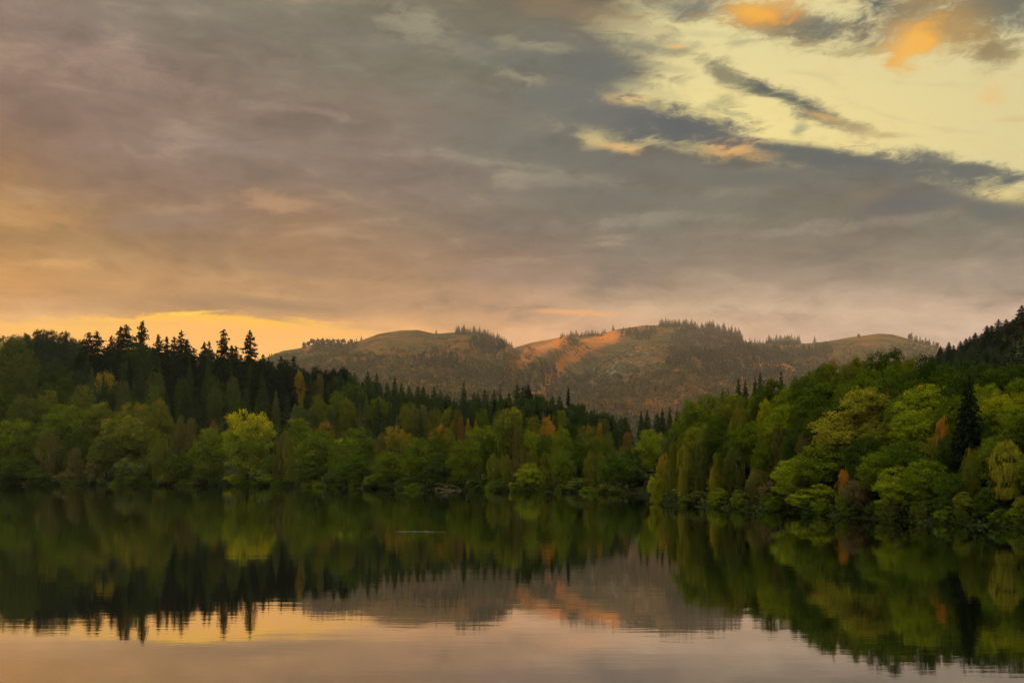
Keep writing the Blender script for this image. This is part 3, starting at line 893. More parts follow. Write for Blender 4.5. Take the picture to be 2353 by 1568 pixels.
def hill_woods():
    """woods on the hill flanks: thousands of crowns that read as one mass"""
    rs = np.random.RandomState(77)
    n = 15000
    px = rs.uniform(560, 2240, n * 3)
    d = rs.uniform(1150, 2800, n * 3) * HS
    z = hill_z(px, d)
    py = HY - F * (z - CAMH) / d
    X = (px - CX) / F * d
    low = np.interp(px, [560, 800, 1000, 1150, 1300, 1450, 1700, 1900, 2240], [850, 838, 850, 850, 880, 885, 850, 825, 815])
    p = sstep(py, low - 40, low + 25)
    scr = (vnoise(X, d, 41, 4, 240) > 0.0) & (p < 0.3)
    p = np.maximum(p, 0.5 * scr)
    # dark spruce blocks
    con = np.zeros(n * 3)
    for cx, cy_, rx, ry in [(1640, 830, 120, 34), (1800, 812, 110, 22), (1470, 772, 40, 12), (1600, 778, 60, 20), (1690, 795, 55, 22), (1740, 860, 60, 18), (1010, 840, 60, 22), (760, 800, 60, 12), (1255, 870, 26, 26), (1120, 800, 46, 14)]:
        con = np.maximum(con, 1.0 * (((px - cx) / rx) ** 2 + ((py - cy_) / ry) ** 2 < 1 + 0.5 * vnoise(X, d, 3, 3, 170) * 2))
    p = np.maximum(p, con * 0.95)
    keep = (rs.rand(n * 3) < p * 0.62) & (py > np.minimum(ip(px, CREST_A), ip(px, CREST_B)) + 13)
    px, d, z, py, X, con, scr = px[keep], d[keep], z[keep], py[keep], X[keep], con[keep], scr[keep]
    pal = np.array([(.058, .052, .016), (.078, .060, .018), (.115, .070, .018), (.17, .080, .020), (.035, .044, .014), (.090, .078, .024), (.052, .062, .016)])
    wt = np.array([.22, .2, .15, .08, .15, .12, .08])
    Vs, Fs, Cs, off = [], [], [], 0
    cluster = vnoise(X, d, 21, 3, 380)
    for i in range(len(px)):
        isc = con[i] > 0.5 or rs.rand() < 0.05
        h = rs.uniform(9, 17) * HS * (1.2 if isc else 1.0) * (0.42 if scr[i] and con[i] < 0.5 else 1.0)
        if isc:
            c = np.array([.018, .026, .014]) * rs.uniform(0.7, 1.4)
            k = 26
            zz = rs.rand(k) ** 1.3
            t = rs.uniform(0, 6.28, k)
            r = (1 - zz) * h * 0.26
            P = np.stack([np.cos(t) * r, np.sin(t) * r, zz * h], 1)
            Nn = np.stack([np.cos(t), np.sin(t), np.full(k, .5)], 1) + rs.normal(0, .3, (k, 3))
            a = h * 0.10 * rs.uniform(.7, 1.2, k)
        else:
            lit = py[i] > np.interp(px[i], [1150, 1450, 1600, 1750, 1900], [960, 925, 885, 850, 825]) and px[i] > 1150  # crowns in this zone get warm sunlight painted in as orange
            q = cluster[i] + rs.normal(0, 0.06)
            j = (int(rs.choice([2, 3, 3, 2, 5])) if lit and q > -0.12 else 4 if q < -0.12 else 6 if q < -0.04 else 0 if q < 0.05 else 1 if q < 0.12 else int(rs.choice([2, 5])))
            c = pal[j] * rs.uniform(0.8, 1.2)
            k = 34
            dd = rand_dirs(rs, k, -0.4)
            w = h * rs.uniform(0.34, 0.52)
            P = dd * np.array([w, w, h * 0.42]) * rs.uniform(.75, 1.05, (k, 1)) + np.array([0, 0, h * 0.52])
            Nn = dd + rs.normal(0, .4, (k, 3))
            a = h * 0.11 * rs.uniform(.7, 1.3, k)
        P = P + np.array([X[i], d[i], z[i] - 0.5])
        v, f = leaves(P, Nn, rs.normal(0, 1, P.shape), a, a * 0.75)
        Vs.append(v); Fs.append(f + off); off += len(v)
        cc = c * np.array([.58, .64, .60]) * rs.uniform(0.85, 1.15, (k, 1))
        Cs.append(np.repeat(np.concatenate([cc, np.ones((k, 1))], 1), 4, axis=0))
    me = mesh_from('hillside_woodland', np.concatenate(Vs), np.concatenate(Fs), M_MASS)
    a = me.color_attributes.new('leaf', 'FLOAT_COLOR', 'POINT')
    a.data.foreach_set('color', np.concatenate(Cs).astype(np.float32).ravel())
    o = bpy.data.objects.new('hillside_woodland', me)
    o['kind'] = 'stuff'
    o['label'] = 'hazy autumn woodland of brown and dark crowns covering the far hillsides'
    COL.objects.link(o)


hill_woods()

# ------------------------------------------------------------------ trees
# colours (albedo)
PAL = {
    'dark green': (.019, .032, .008), 'deep green': (.028, .043, .006), 'mid green': (.050, .069, .006), 'bright green': (.086, .106, .007),
    'yellow green': (.122, .124, .008), 'bright yellow': (.23, .19, .009), 'olive': (.070, .076, .012), 'dark olive': (.042, .052, .013), 'brown olive': (.068, .062, .022),
    'grey brown': (.060, .045, .028), 'golden': (.17, .118, .016), 'gold olive': (.125, .115, .016), 'orange': (.215, .098, .020), 'rusty': (.125, .066, .020),
    'black green': (.009, .015, .008), 'dusky green': (.019, .031, .017), 'grey green': (.050, .062, .024),
}
PAL = {k: tuple(min(c * (1.36 if k != 'black green' else 1.0) * (1, 1, .7)[i], .3) for i, c in enumerate(v)) for k, v in PAL.items()}
WORDS_KIND = {'broad': 'broadleaf tree', 'bush': 'shrub', 'birch': 'birch', 'spruce': 'spruce', 'fir': 'fir', 'pine': 'pine'}
TREES = []       # dicts, instantiated at the end
SKIP = set()     # ids of trees that nothing of the picture shows


def find_d(px, s, dmin=70, dmax=1400):
    d = np.arange(dmin, dmax, 1.0)
    X = (px - CX) / F * d
    sd = sdf(X, d)
    ok = np.where(sd >= s)[0]
    return float(d[ok[0]]) if len(ok) else 600.0


def tree(zone, kind, px, top, w, col, s=None, d=None, tip=None, turn=0.5, label=None, mark=None, low=0.0):
    """a tree seen on bearing px with its top at survey height `top`, crown about w across; s = metres behind the shoreline"""
    if d is None:
        d = find_d(px, s)
    X = (px - CX) / F * d
    gz = float(ground(X, d))
    zt = (HY - top) / F * d + CAMH
    h = max(zt - gz, 1.2)
    if kind == 'broad' and h < 0.85 * w / F * d:      # broad crown standing lower on its slope
        low = min(0.85 * w / F * d - h, 0.5 * h)
    TREES.append(dict(zone=zone, kind=kind, px=px, X=X, Y=d, z=gz - low, h=h + low, w=w / F * d, col=col, tip=tip, turn=turn, label=label, mark=mark, id=len(TREES)))


rnd = random.Random(5)


def zs_right(top):
    return float(np.interp(top, [800, 850, 900, 960, 1000, 1030, 1060, 1140], [14, 11.5, 8.5, 5.5, 3.6, 2.6, 1.9, 1.0]))


# ---- far (left and centre) shore: (kind, px, top, width, colour, s, tip, turn, label, mark)
LEFT = [
    ('broad', 31, 838, 78, 'dark olive', 62, None, 0), ('broad', 31, 958, 98, 'mid green', 9, 'bright green', .6), ('broad', 114, 878, 68, 'deep green', 62, None, 0),
    ('broad', 116, 900, 54, 'olive', 46, 'golden', .4), ('broad', 195, 888, 52, 'olive', 62, 'golden', .35), ('broad', 140, 932, 96, 'mid green', 22, 'bright green', .4),
    ('broad', 229, 921, 76, 'olive', 36, 'gold olive', .5), ('broad', 309, 918, 72, 'olive', 42, 'golden', .5), ('broad', 366, 915, 54, 'olive', 44, 'orange', .35),
    ('broad', 286, 955, 112, 'olive', 17, 'gold olive', .5), ('birch', 112, 993, 58, 'brown olive', 7, None, 0), ('birch', 172, 1027, 46, 'brown olive', 5, 'golden', .25),
    ('bush', 217, 1053, 44, 'brown olive', 3, 'golden', .4), ('bush', 289, 1053, 54, 'grey green', 3, 'yellow green', .4), ('birch', 372, 990, 56, 'olive', 6, None, 0),
    ('birch', 415, 952, 38, 'brown olive', 16, None, 0), ('birch', 440, 958, 36, 'brown olive', 11, None, 0), ('birch', 492, 965, 30, 'olive', 22, 'rusty', .7),
    ('broad', 482, 986, 84, 'mid green', 7, 'gold olive', .35), ('broad', 45, 1040, 72, 'deep green', 3, None, 0), ('broad', 242, 850, 52, 'mid green', 112, 'golden', .75),
    ('broad', 24, 770, 98, 'dark olive', 150, 'rusty', .3), ('broad', 123, 830, 74, 'dark green', 115, None, 0), ('broad', 315, 792, 74, 'dark green', 190, None, 0),
    ('birch', 652, 990, 46, 'brown olive', 5, None, 0), ('birch', 677, 1001, 54, 'olive', 4, None, 0), ('broad', 730, 984, 88, 'mid green', 9, None, 0), ('broad', 795, 1001, 68, 'mid green', 6, 'bright yellow', .4),
    ('broad', 686, 964, 62, 'mid green', 30, 'golden', .35), ('broad', 749, 967, 40, 'mid green', 32, 'orange', .6), ('broad', 818, 978, 78, 'mid green', 25, 'gold olive', .2),
    ('birch', 875, 993, 36, 'brown olive', 6, None, 0), ('broad', 906, 981, 54, 'olive', 22, 'golden', .65), ('broad', 938, 990, 34, 'olive', 22, 'golden', .6), ('broad', 898, 1033, 78, 'mid green', 4, None, 0),
    ('broad', 967, 1001, 74, 'mid green', 5, 'bright green', .3), ('broad', 1067, 1013, 72, 'mid green', 6, 'bright green', .35), ('broad', 818, 1041, 84, 'deep green', 3, None, 0),
    ('bush', 712, 1056, 70, 'deep green', 2, None, 0), ('broad', 1103, 973, 72, 'bright green', 25, None, 0), ('birch', 766, 933, 36, 'grey green', 62, None, 0), ('birch', 712, 938, 42, 'grey green', 64, None, 0),
    ('spruce', 912, 953, 36, 'grey green', 46, None, 0), ('spruce', 881, 955, 34, 'dusky green', 44, None, 0), ('spruce', 966, 944, 36, 'dark green', 46, None, 0),
    ('broad', 944, 934, 32, 'olive', 64, 'brown olive', .5), ('broad', 972, 932, 34, 'brown olive', 68, 'golden', .3), ('broad', 1000, 934, 34, 'olive', 66, 'brown olive', .5), ('broad', 1028, 933, 34, 'olive', 66, 'rusty', .3), ('broad', 1052, 936, 30, 'brown olive', 64, None, 0),
    ('broad', 875, 910, 50, 'mid green', 110, 'yellow green', .4), ('broad', 812, 878, 78, 'deep green', 140, None, 0),
    ('birch', 733, 858, 26, 'brown olive', 168, None, 0), ('birch', 1058, 955, 18, 'rusty', 40, None, 0), ('birch', 1040, 962, 22, 'olive', 38, 'rusty', .6), ('birch', 1075, 961, 18, 'olive', 36, 'golden', .7), ('birch', 1093, 964, 16, 'rusty', 46, None, 0),
    ('broad', 1175, 935, 72, 'olive', 60, 'gold olive', .5), ('spruce', 1155, 958, 40, 'mid green', 22, None, 0), ('broad', 1223, 952, 48, 'olive', 60, 'golden', .3),
    ('broad', 1220, 985, 48, 'bright green', 20, None, 0), ('birch', 1192, 985, 36, 'brown olive', 13, None, 0), ('birch', 1132, 1041, 38, 'olive', 4, 'golden', .3), ('birch', 1165, 1044, 30, 'olive', 3, None, 0), ('birch', 1195, 1024, 30, 'brown olive', 4, None, 0),
    ('bush', 1218, 1064, 62, 'bright green', 2, 'yellow green', .4), ('birch', 1223, 1030, 34, 'olive', 6, None, 0), ('birch', 1272, 1024, 54, 'olive', 4, None, 0), ('broad', 1296, 1037, 48, 'mid green', 3, None, 0),
    ('broad', 1286, 978, 48, 'bright green', 25, None, 0), ('broad', 1312, 967, 48, 'dark green', 32, None, 0), ('broad', 1347, 972, 48, 'olive', 32, 'rusty', .5),
    ('birch', 1358, 1035, 36, 'olive', 3, None, 0), ('birch', 1380, 1038, 28, 'olive', 5, 'gold olive', .4), ('broad', 1414, 1035, 74, 'deep green', 3, None, 0), ('broad', 1400, 998, 28, 'olive', 30, 'golden', .3),
    ('birch', 1441, 992, 28, 'olive', 40, 'rusty', .7), ('broad', 1429, 1024, 32, 'brown olive', 14, 'golden', .4), ('broad', 1552, 978, 64, 'dark olive', 6, 'rusty', .3),
    ('broad', 1015, 1040, 60, 'dark green', 5, None, 0), ('broad', 1125, 1000, 46, 'deep green', 20, None, 0), ('broad', 1330, 1010, 56, 'deep green', 10, None, 0), ('broad', 1450, 1030, 46, 'dark green', 5, None, 0),
    ('broad', 640, 1040, 60, 'deep green', 6, None, 0), ('broad', 420, 1040, 70, 'deep green', 5, None, 0), ('broad', 340, 1050, 60, 'dark olive', 4, None, 0), ('broad', 245, 1000, 80, 'dark olive', 10, None, 0),
    ('broad', 1385, 1000, 40, 'mid green', 20, None, 0), ('broad', 1030, 985, 40, 'olive', 28, None, 0), ('broad', 850, 1010, 50, 'deep green', 12, None, 0), ('broad', 1250, 1000, 44, 'deep green', 12, None, 0),
    ('broad', 60, 905, 70, 'dark olive', 34, None, 0), ('broad', 5, 900, 80, 'deep green', 40, None, 0), ('broad', 185, 975, 60, 'deep green', 14, None, 0), ('broad', 420, 990, 50, 'mid green', 22, None, 0),
    ('bush', 90, 1075, 60, 'deep green', 1.5, None, 0), ('bush', 155, 1082, 50, 'brown olive', 1.5, None, 0), ('bush', 390, 1085, 46, 'mid green', 1.5, None, 0), ('bush', 470, 1080, 60, 'deep green', 1.5, None, 0),
    ('bush', 540, 1088, 50, 'yellow green', 1.5, None, 0), ('bush', 620, 1086, 56, 'mid green', 1.5, 'golden', .2), ('bush', 770, 1088, 56, 'deep green', 1.5, None, 0), ('bush', 860, 1090, 50, 'mid green', 1.5, None, 0),
    ('bush', 950, 1092, 56, 'deep green', 1.5, None, 0), ('bush', 1100, 1098, 44, 'dark green', 1.5, None, 0), ('bush', 1150, 1098, 40, 'dark olive', 1.5, None, 0), ('bush', 1180, 1106, 24, 'gold olive', 1.2, None, 0),
    ('bush', 1330, 1098, 60, 'dark olive', 1.5, None, 0), ('bush', 1400, 1106, 40, 'brown olive', 1.2, None, 0), ('bush', 15, 1085, 50, 'dark green', 1.5, None, 0), ('bush', 300, 1092, 40, 'mid green', 1.5, None, 0),
]
for (k, px, top, w, c, s, tip, turn) in LEFT:
    z = 'far shore' if s <= 12 else 'middle tier'
    tree(z, k, px, top, w * (1.15 if k in ('birch', 'broad') else 1.0), c, s=s, tip=tip, turn=turn)
tree('far shore', 'broad', 569, 941, 122, 'bright green', s=6, tip='bright yellow', turn=.72, label='bright yellow rounded tree standing out on the far left shore', mark='the bright yellow tree')
tree('middle tier', 'broad', 1258, 953, 40, 'olive', s=42, tip='orange', turn=.75, label='fiery orange maple-like tree above the middle of the far shore', mark='the fiery orange tree')
tree('middle tier', 'broad', 1264, 977, 40, 'olive', s=34, tip='orange', turn=.7, label='orange topped green tree just below the fiery orange tree')
tree('middle tier', 'birch', 1377, 969, 20, 'golden', s=36, tip='orange', turn=.5, label='slender orange birch standing before the dark conifers', mark='the slender orange birch')
tree('far shore', 'broad', 1007, 975, 58, 'mid green', s=12, tip='orange', turn=.55, label='tall shore tree with an orange gold top above the fallen branches', mark='the orange topped tree')
tree('middle tier', 'birch', 686, 850, 34, 'golden', s=160, tip='golden', turn=.5, label='tall golden larch like birch among the dark spruces', mark='the golden birch')
tree('far shore', 'broad', 1490, 988, 76, 'bright green', d=285, tip='bright green', turn=.4, label='round bright green tree at the back of the narrow cove', mark='the round cove tree')
tree('far shore', 'bush', 1468, 1085, 50, 'dark green', d=268, label='dark low shrub in the shadow of the narrow cove')
tree('far shore', 'broad', 1530, 1040, 60, 'dark green', d=262, label='dark green tree closing the narrow cove behind the headland birches')

# ---- conifer ridge of the far bank (crown tops read along the skyline)
def c1(x, y): return (x * .2861, 698 + y * .2861)
def c2(x, y): return (514.5 + x * .2861, 698 + y * .2861)
def c3(x, y): return (1029 + x * .2861, 698 + y * .2861)


SKY1 = [c1(*p) for p in [(715, 225), (780, 220), (895, 255), (970, 180), (1015, 165), (1140, 140), (1270, 245), (1340, 262), (1400, 262), (1455, 215), (1500, 285), (1555, 350), (1640, 305), (1680, 300), (1795, 200), (1860, 335), (1895, 335)]]
SKY2 = [c2(*p) for p in [(65, 335), (205, 210), (315, 400), (360, 430), (460, 420), (560, 415), (640, 510), (760, 515), (830, 530), (880, 515), (945, 495), (1015, 545), (1050, 550), (1155, 535), (1225, 555), (1310, 630), (1370, 590), (1425, 635), (1485, 650), (1555, 660), (1600, 655), (1685, 665), (1740, 690), (1790, 720)]]
SKY3 = [c3(*p) for p in [(210, 710), (240, 712), (295, 685), (370, 695), (420, 710), (490, 710), (555, 640), (600, 660), (840, 740), (895, 740), (1150, 850), (1270, 870), (1320, 890), (1395, 910), (1550, 860), (1600, 850), (1680, 870), (1720, 840), (1780, 825), (1840, 850), (1900, 840), (1960, 850), (1990, 830)]]
for i, (px, py) in enumerate(SKY1):
    tall = py < 765
    nm = {5: ('tallest pointed fir on the left skyline', 'the tallest fir'), 14: ('tall ragged fir with open branches near the right end of the ridge', 'the ragged tall fir')}.get(i, (None, None))
    tree('dark ridge', 'fir', px, py, (88 if tall else 72) + rnd.uniform(-6, 8), 'black green', s=rnd.uniform(215, 250), label=nm[0], mark=nm[1])
for i, (px, py) in enumerate(SKY2):
    kind = 'fir' if i in (0, 1, 4, 5, 9) else ('pine' if i in (7, 8, 10) else 'spruce')
    nm = {1: ('lone tall fir with open branches, last before the ridge drops', 'the lone tall fir')}.get(i, (None, None))
    tree('dark ridge', kind, px, py, (84 if i == 1 else 64) + rnd.uniform(-4, 8), 'black green' if px < 800 else 'dark green', s=float(np.interp(px, [520, 700, 900, 1050], [235, 205, 170, 140])) + rnd.uniform(-10, 10), label=nm[0], mark=nm[1])
for i, (px, py) in enumerate(SKY3):
    s = float(np.interp(px, [1080, 1300, 1420], [135, 120, 120]))
    nm = {}.get(i, (None, None))
    if px > 1440:
        tree('conifers beyond the cove', 'spruce', px, py, 40 + rnd.uniform(-3, 6), 'dusky green' if i % 3 else 'dark green', d=400 + rnd.uniform(0, 60))
    else:
        tree('dark ridge', 'fir' if i in (6,) else 'spruce', px, py, 68 + rnd.uniform(-6, 8), 'dark green', s=s + rnd.uniform(-8, 12))
tree('dark ridge', 'spruce', 1065, 875, 44, 'dark green', s=135, label='broad cone shaped spruce standing proud of the lower ridge', mark='the broad cone spruce')
tree('dark ridge', 'fir', 1305, 888, 26, 'black green', s=118, label='thin needle topped spruce at the right end of the ridge', mark='the thin needle spruce')
tree('dark ridge', 'pine', 1216, 887, 26, 'black green', s=122)
tree('dark ridge', 'broad', 1240, 901, 60, 'dark green', s=118, label='rounded dark tree between the spruces of the lower ridge')
tree('dark ridge', 'broad', 1335, 925, 36, 'dark green', s=112, label='rounded dark tree just right of the thin needle spruce')
for i in range(30):
    px = 190 + 560 * (i + rnd.uniform(.1, .9)) / 30
    sk = float(np.interp(px, [190, 240, 330, 430, 520, 600, 650, 700, 760], [806, 802, 794, 800, 812, 822, 836, 848, 858]))
    tree('dark ridge', 'fir' if i % 3 else 'pine', px, sk + rnd.uniform(-6, 10), 60 + rnd.uniform(-6, 14), 'black green', s=float(np.interp(px, [190, 520, 760], [215, 215, 185])) + rnd.uniform(-12, 12))
for i in range(36):
    px = 770 + 680 * (i + rnd.uniform(.1, .9)) / 36
    sk = float(np.interp(px, [760, 800, 900, 1000, 1100, 1200, 1300, 1400, 1450], [866, 872, 896, 905, 912, 910, 918, 945, 962]))
    tree('dark ridge', 'spruce' if i % 4 else 'pine', px, sk + rnd.uniform(-4, 10), 62 + rnd.uniform(-6, 14), rnd.choice(['dark green', 'dusky green']), s=float(np.interp(px, [760, 900, 1100, 1450], [175, 150, 122, 98])) + rnd.uniform(-10, 10))
# body of the conifer wood below its skyline
skyline = sorted(SKY1 + SKY2 + SKY3)


def sky_y(px):
    return float(np.interp(px, [p for p, _ in skyline], [q for _, q in skyline]))


for i in range(118):
    px = 195 + (1440 - 195) * ((i * 0.6180339) % 1.0)
    f = ((i * 0.7548777) % 1.0)
    lowline = float(np.interp(px, [195, 330, 520, 700, 900, 1100, 1300, 1440], [860, 900, 925, 930, 935, 945, 950, 975]))
    sk = float(np.interp(px, [195, 330, 480, 560, 640, 800, 1000, 1200, 1440], [790, 775, 785, 800, 825, 855, 893, 905, 955]))
    top = sk + 14 + f * max(lowline - sk - 14, 8)
    s_hi = float(np.interp(px, [195, 520, 700, 900, 1100, 1440], [205, 205, 180, 150, 118, 95]))
    s = s_hi + (55 - s_hi) * f
    kind = rnd.choice(['spruce', 'spruce', 'spruce', 'fir'])
    if f < 0.45:
        c = rnd.choice(['black green', 'black green', 'dark green', 'dusky green'])
    else:
        c = rnd.choice(['dark green', 'dusky green', 'dusky green', 'deep green', 'grey green'])
        if rnd.random() < 0.16:
            kind = 'broad'; c = rnd.choice(['olive', 'deep green', 'grey green', 'mid green'])
    tree('conifer slope', kind, px, top, rnd.uniform(34, 52), c, s=s)
# left end: broadleaves around the rise, and the hazy mound of old trees beyond
for (px, top, w, c, s) in [(80, 815, 70, 'dark olive', 135), (150, 858, 56, 'deep green', 95), (185, 845, 48, 'dusky green', 120), (70, 862, 60, 'deep green', 85), (215, 885, 44, 'dusky green', 90), (275, 872, 46, 'dusky green', 110), (360, 850, 44, 'dark olive', 140), (350, 885, 40, 'dusky green', 100), (420, 870, 36, 'deep green', 120)]:
    tree('left rise', 'broad', px, top, w, c, s=s)
for (px, top, w) in [(28, 770, 34), (48, 768, 34), (62, 764, 30), (20, 785, 40), (85, 756, 30), (100, 753, 34), (120, 757, 36), (148, 757, 36), (170, 772, 34), (188, 776, 30), (105, 780, 50), (70, 790, 50), (140, 790, 50), (180, 800, 44), (110, 812, 56), (150, 822, 50)]:
    tree('hazy mound', 'broad', px, top, w, 'dusky green', d=1000 + rnd.uniform(-30, 60))

# ---- right bank
def q4(x, y): return (1470 + x * .3328, 698 + y * .3328)


RIGHT = [
    ('birch', 1543, 1014, 36, 'olive', 1.8, None, 0, None, None), ('birch', 1570, 1022, 44, 'gold olive', 2.0, 'golden', .3, None, None), ('birch', 1610, 1017, 48, 'dark olive', 2.6, 'gold olive', .35, None, None),
    ('birch', 1640, 1070, 36, 'gold olive', 1.6, 'orange', .5, 'short orange birch at the water between olive birches on the right bank', 'the short orange birch'), ('bush', 1653, 1120, 38, 'bright green', 1.0, None, 0, None, None), ('birch', 1650, 1038, 38, 'olive', 3, None, 0, None, None),
    ('birch', 1693, 1014, 66, 'dark olive', 3, 'golden', .3, 'tall broad birch with a golden top on the right shore', 'the golden topped birch'), ('broad', 1746, 1018, 44, 'mid green', 5, None, 0, None, None), ('birch', 1790, 976, 48, 'brown olive', 6, None, 0, None, None),
    ('birch', 1742, 1075, 58, 'brown olive', 2, 'gold olive', .35, None, None), ('bush', 1768, 1107, 46, 'grey brown', 1.3, None, 0, None, None), ('birch', 1843, 988, 38, 'brown olive', 8, None, 0, None, None),
    ('broad', 1836, 1050, 98, 'bright green', 5, None, 0, None, None), ('bush', 1856, 1118, 90, 'bright green', 1.4, 'yellow green', .3, None, None), ('bush', 1822, 1096, 38, 'grey brown', 2.5, None, 0, None, None),
    ('broad', 1626, 911, 116, 'mid green', 16, 'yellow green', .3, None, None), ('broad', 1683, 900, 76, 'olive', 19, 'yellow green', .4, None, None), ('broad', 1773, 868, 68, 'deep green', 23, None, 0, None, None),
    ('broad', 1816, 883, 62, 'bright green', 21, 'yellow green', .5, None, None), ('broad', 1763, 914, 40, 'yellow green', 17, None, 0, None, None), ('broad', 1730, 898, 44, 'olive', 20, None, 0, None, None), ('broad', 1806, 927, 94, 'bright green', 15, None, 0, None, None),
    ('broad', 1723, 964, 78, 'mid green', 11, None, 0, None, None), ('broad', 1700, 930, 44, 'olive', 15, 'rusty', .5, None, None), ('broad', 1608, 974, 78, 'olive', 8, 'yellow green', .3, None, None), ('broad', 1853, 868, 70, 'deep green', 23, None, 0, None, None),
    ('broad', 1886, 833, 54, 'deep green', 27, None, 0, None, None), ('broad', 1893, 931, 76, 'deep green', 14, None, 0, None, None), ('broad', 1683, 990, 56, 'dark green', 8, None, 0, None, None),
    ('broad', 2016, 802, 68, 'deep green', 31, None, 0, None, None), ('broad', 2055, 798, 54, 'dark green', 32, None, 0, None, None), ('broad', 2133, 809, 74, 'dark green', 31, None, 0, None, None), ('broad', 1959, 818, 60, 'olive', 29, 'rusty', .4, None, None),
    ('broad', 1912, 824, 30, 'rusty', 29, None, 0, 'small rusty crown on the skyline of the right wood', 'the small rusty crown'), ('broad', 1902, 840, 84, 'mid green', 26, 'olive', .4, None, None), ('broad', 2055, 826, 94, 'mid green', 28, None, 0, None, None), ('broad', 1998, 842, 84, 'mid green', 25, None, 0, None, None),
    ('broad', 2058, 856, 104, 'deep green', 24, None, 0, None, None), ('broad', 1902, 877, 124, 'deep green', 21, None, 0, None, None), ('broad', 2012, 882, 134, 'gold olive', 19, 'golden', .3, 'broad yellow olive tree spreading in the middle of the right wood', 'the yellow olive tree'),
    ('broad', 1940, 947, 118, 'gold olive', 12, 'golden', .35, None, None), ('broad', 2133, 882, 134, 'bright green', 19, 'yellow green', .5, None, None), ('broad', 2108, 937, 120, 'bright green', 13, 'yellow green', .3, None, None),
    ('spruce', 2226, 864, 112, 'black green', 4.5, None, 0, 'lone dark spruce rising through the bright right wood', 'the lone dark spruce'), ('broad', 2268, 877, 70, 'bright green', 20, None, 0, None, None), ('broad', 2311, 832, 104, 'deep green', 27, None, 0, None, None),
    ('broad', 2240, 830, 84, 'dark green', 28, None, 0, None, None), ('broad', 2318, 898, 98, 'yellow green', 18, 'gold olive', .4, None, None), ('broad', 2338, 926, 84, 'bright green', 14, None, 0, None, None),
    ('birch', 2163, 955, 44, 'olive', 4.2, 'orange', .75, 'orange birch beside the lone dark spruce in the right wood', 'the tall orange birch'), ('broad', 2336, 968, 74, 'mid green', 9, None, 0, None, None),
    ('birch', 2233, 1028, 54, 'olive', 3, 'orange', .35, 'olive birch with an orange crest near the right shore', 'the orange crested birch'), ('birch', 2315, 1011, 92, 'gold olive', 3, 'golden', .4, 'large weeping golden birch at the right edge of the shore', 'the large weeping birch'),
    ('bush', 1980, 1096, 80, 'grey brown', 1.6, None, 0, 'grey brown dome shaped shrub at the water beside the orange birch', 'the grey brown dome'),
    ('bush', 1888, 1112, 60, 'bright green', 1.3, None, 0, None, None), ('broad', 2037, 1025, 114, 'mid green', 7, 'bright green', .3, None, None), ('broad', 2092, 1007, 104, 'deep green', 10, None, 0, None, None),
    ('broad', 2065, 1068, 84, 'bright green', 2.5, 'yellow green', .3, None, None), ('bush', 2051, 1139, 74, 'bright green', 1.0, 'yellow green', .3, None, None), ('broad', 2133, 1053, 98, 'mid green', 3.5, 'olive', .3, None, None),
    ('bush', 2176, 1125, 74, 'dark green', 1.2, None, 0, None, None), ('bush', 2211, 1130, 50, 'olive', 1.0, None, 0, None, None), ('broad', 2194, 1082, 66, 'deep green', 2.5, None, 0, None, None),
    ('broad', 1888, 1018, 104, 'mid green', 7, 'bright green', .3, None, None), ('broad', 2278, 1000, 64, 'mid green', 6, None, 0, None, None), ('bush', 2262, 1120, 50, 'deep green', 1.0, None, 0, None, None), ('bush', 1700, 1125, 44, 'dark olive', 1.0, None, 0, None, None),
    ('bush', 1600, 1125, 40, 'dark olive', 1.0, None, 0, None, None), ('bush', 2120, 1140, 60, 'mid green', 1.0, None, 0, None, None), ('bush', 2010, 1150, 44, 'deep green', 1.0, None, 0, None, None), ('bush', 2345, 1140, 50, 'olive', 1.0, None, 0, None, None),
    ('broad', 1985, 1000, 80, 'dark green', 9, None, 0, None, None), ('broad', 2190, 990, 70, 'dark green', 8, None, 0, None, None), ('broad', 1950, 905, 90, 'deep green', 18, None, 0, None, None), ('broad', 2075, 905, 80, 'mid green', 18, None, 0, None, None),
    ('broad', 1850, 905, 70, 'mid green', 19, None, 0, None, None), ('broad', 2190, 850, 90, 'deep green', 25, None, 0, None, None), ('broad', 2190, 905, 80, 'mid green', 17, None, 0, None, None), ('broad', 2280, 945, 70, 'deep green', 12, None, 0, None, None),
    ('broad', 1850, 960, 70, 'dark green', 12, None, 0, None, None), ('broad', 1650, 955, 60, 'deep green', 12, None, 0, None, None), ('broad', 1575, 985, 56, 'olive', 6, None, 0, None, None), ('broad', 2340, 865, 80, 'mid green', 22, None, 0, None, None),
    ('broad', 2400, 850, 110, 'mid green', 24, None, 0, None, None), ('broad', 2400, 930, 110, 'deep green', 14, None, 0, None, None), ('broad', 2405, 1010, 100, 'mid green', 5, None, 0, None, None),
]
for (k, px, top, w, c, s, tip, turn, lab, mk) in RIGHT:
    tree('right shore' if s <= 4 else 'right wood', k, px, top, w * (1.18 if k == 'broad' else 1.0), c, s=min(s, zs_right(top)) if k != 'spruce' else s, tip=tip, turn=turn, label=lab, mark=mk)
for (px, top, w) in [(1705, 905, 70), (1745, 890, 70), (1790, 905, 70), (1840, 858, 70), (1880, 860, 80), (1940, 838, 80), (1975, 820, 70), (2090, 812, 80), (2170, 828, 80), (2230, 850, 80), (2290, 850, 80), (1960, 870, 90), (2110, 860, 90), (1870, 900, 90), (1780, 950, 80), (1700, 975, 70), (1830, 985, 80), (1930, 985, 90), (2020, 960, 100), (2150, 1000, 80), (2250, 960, 70), (1590, 955, 60), (2075, 830, 70)]:
    tree('right wood', 'broad', px, top + 6, w, rnd.choice(['deep green', 'mid green', 'deep green', 'olive']), s=zs_right(top) + 1.0)
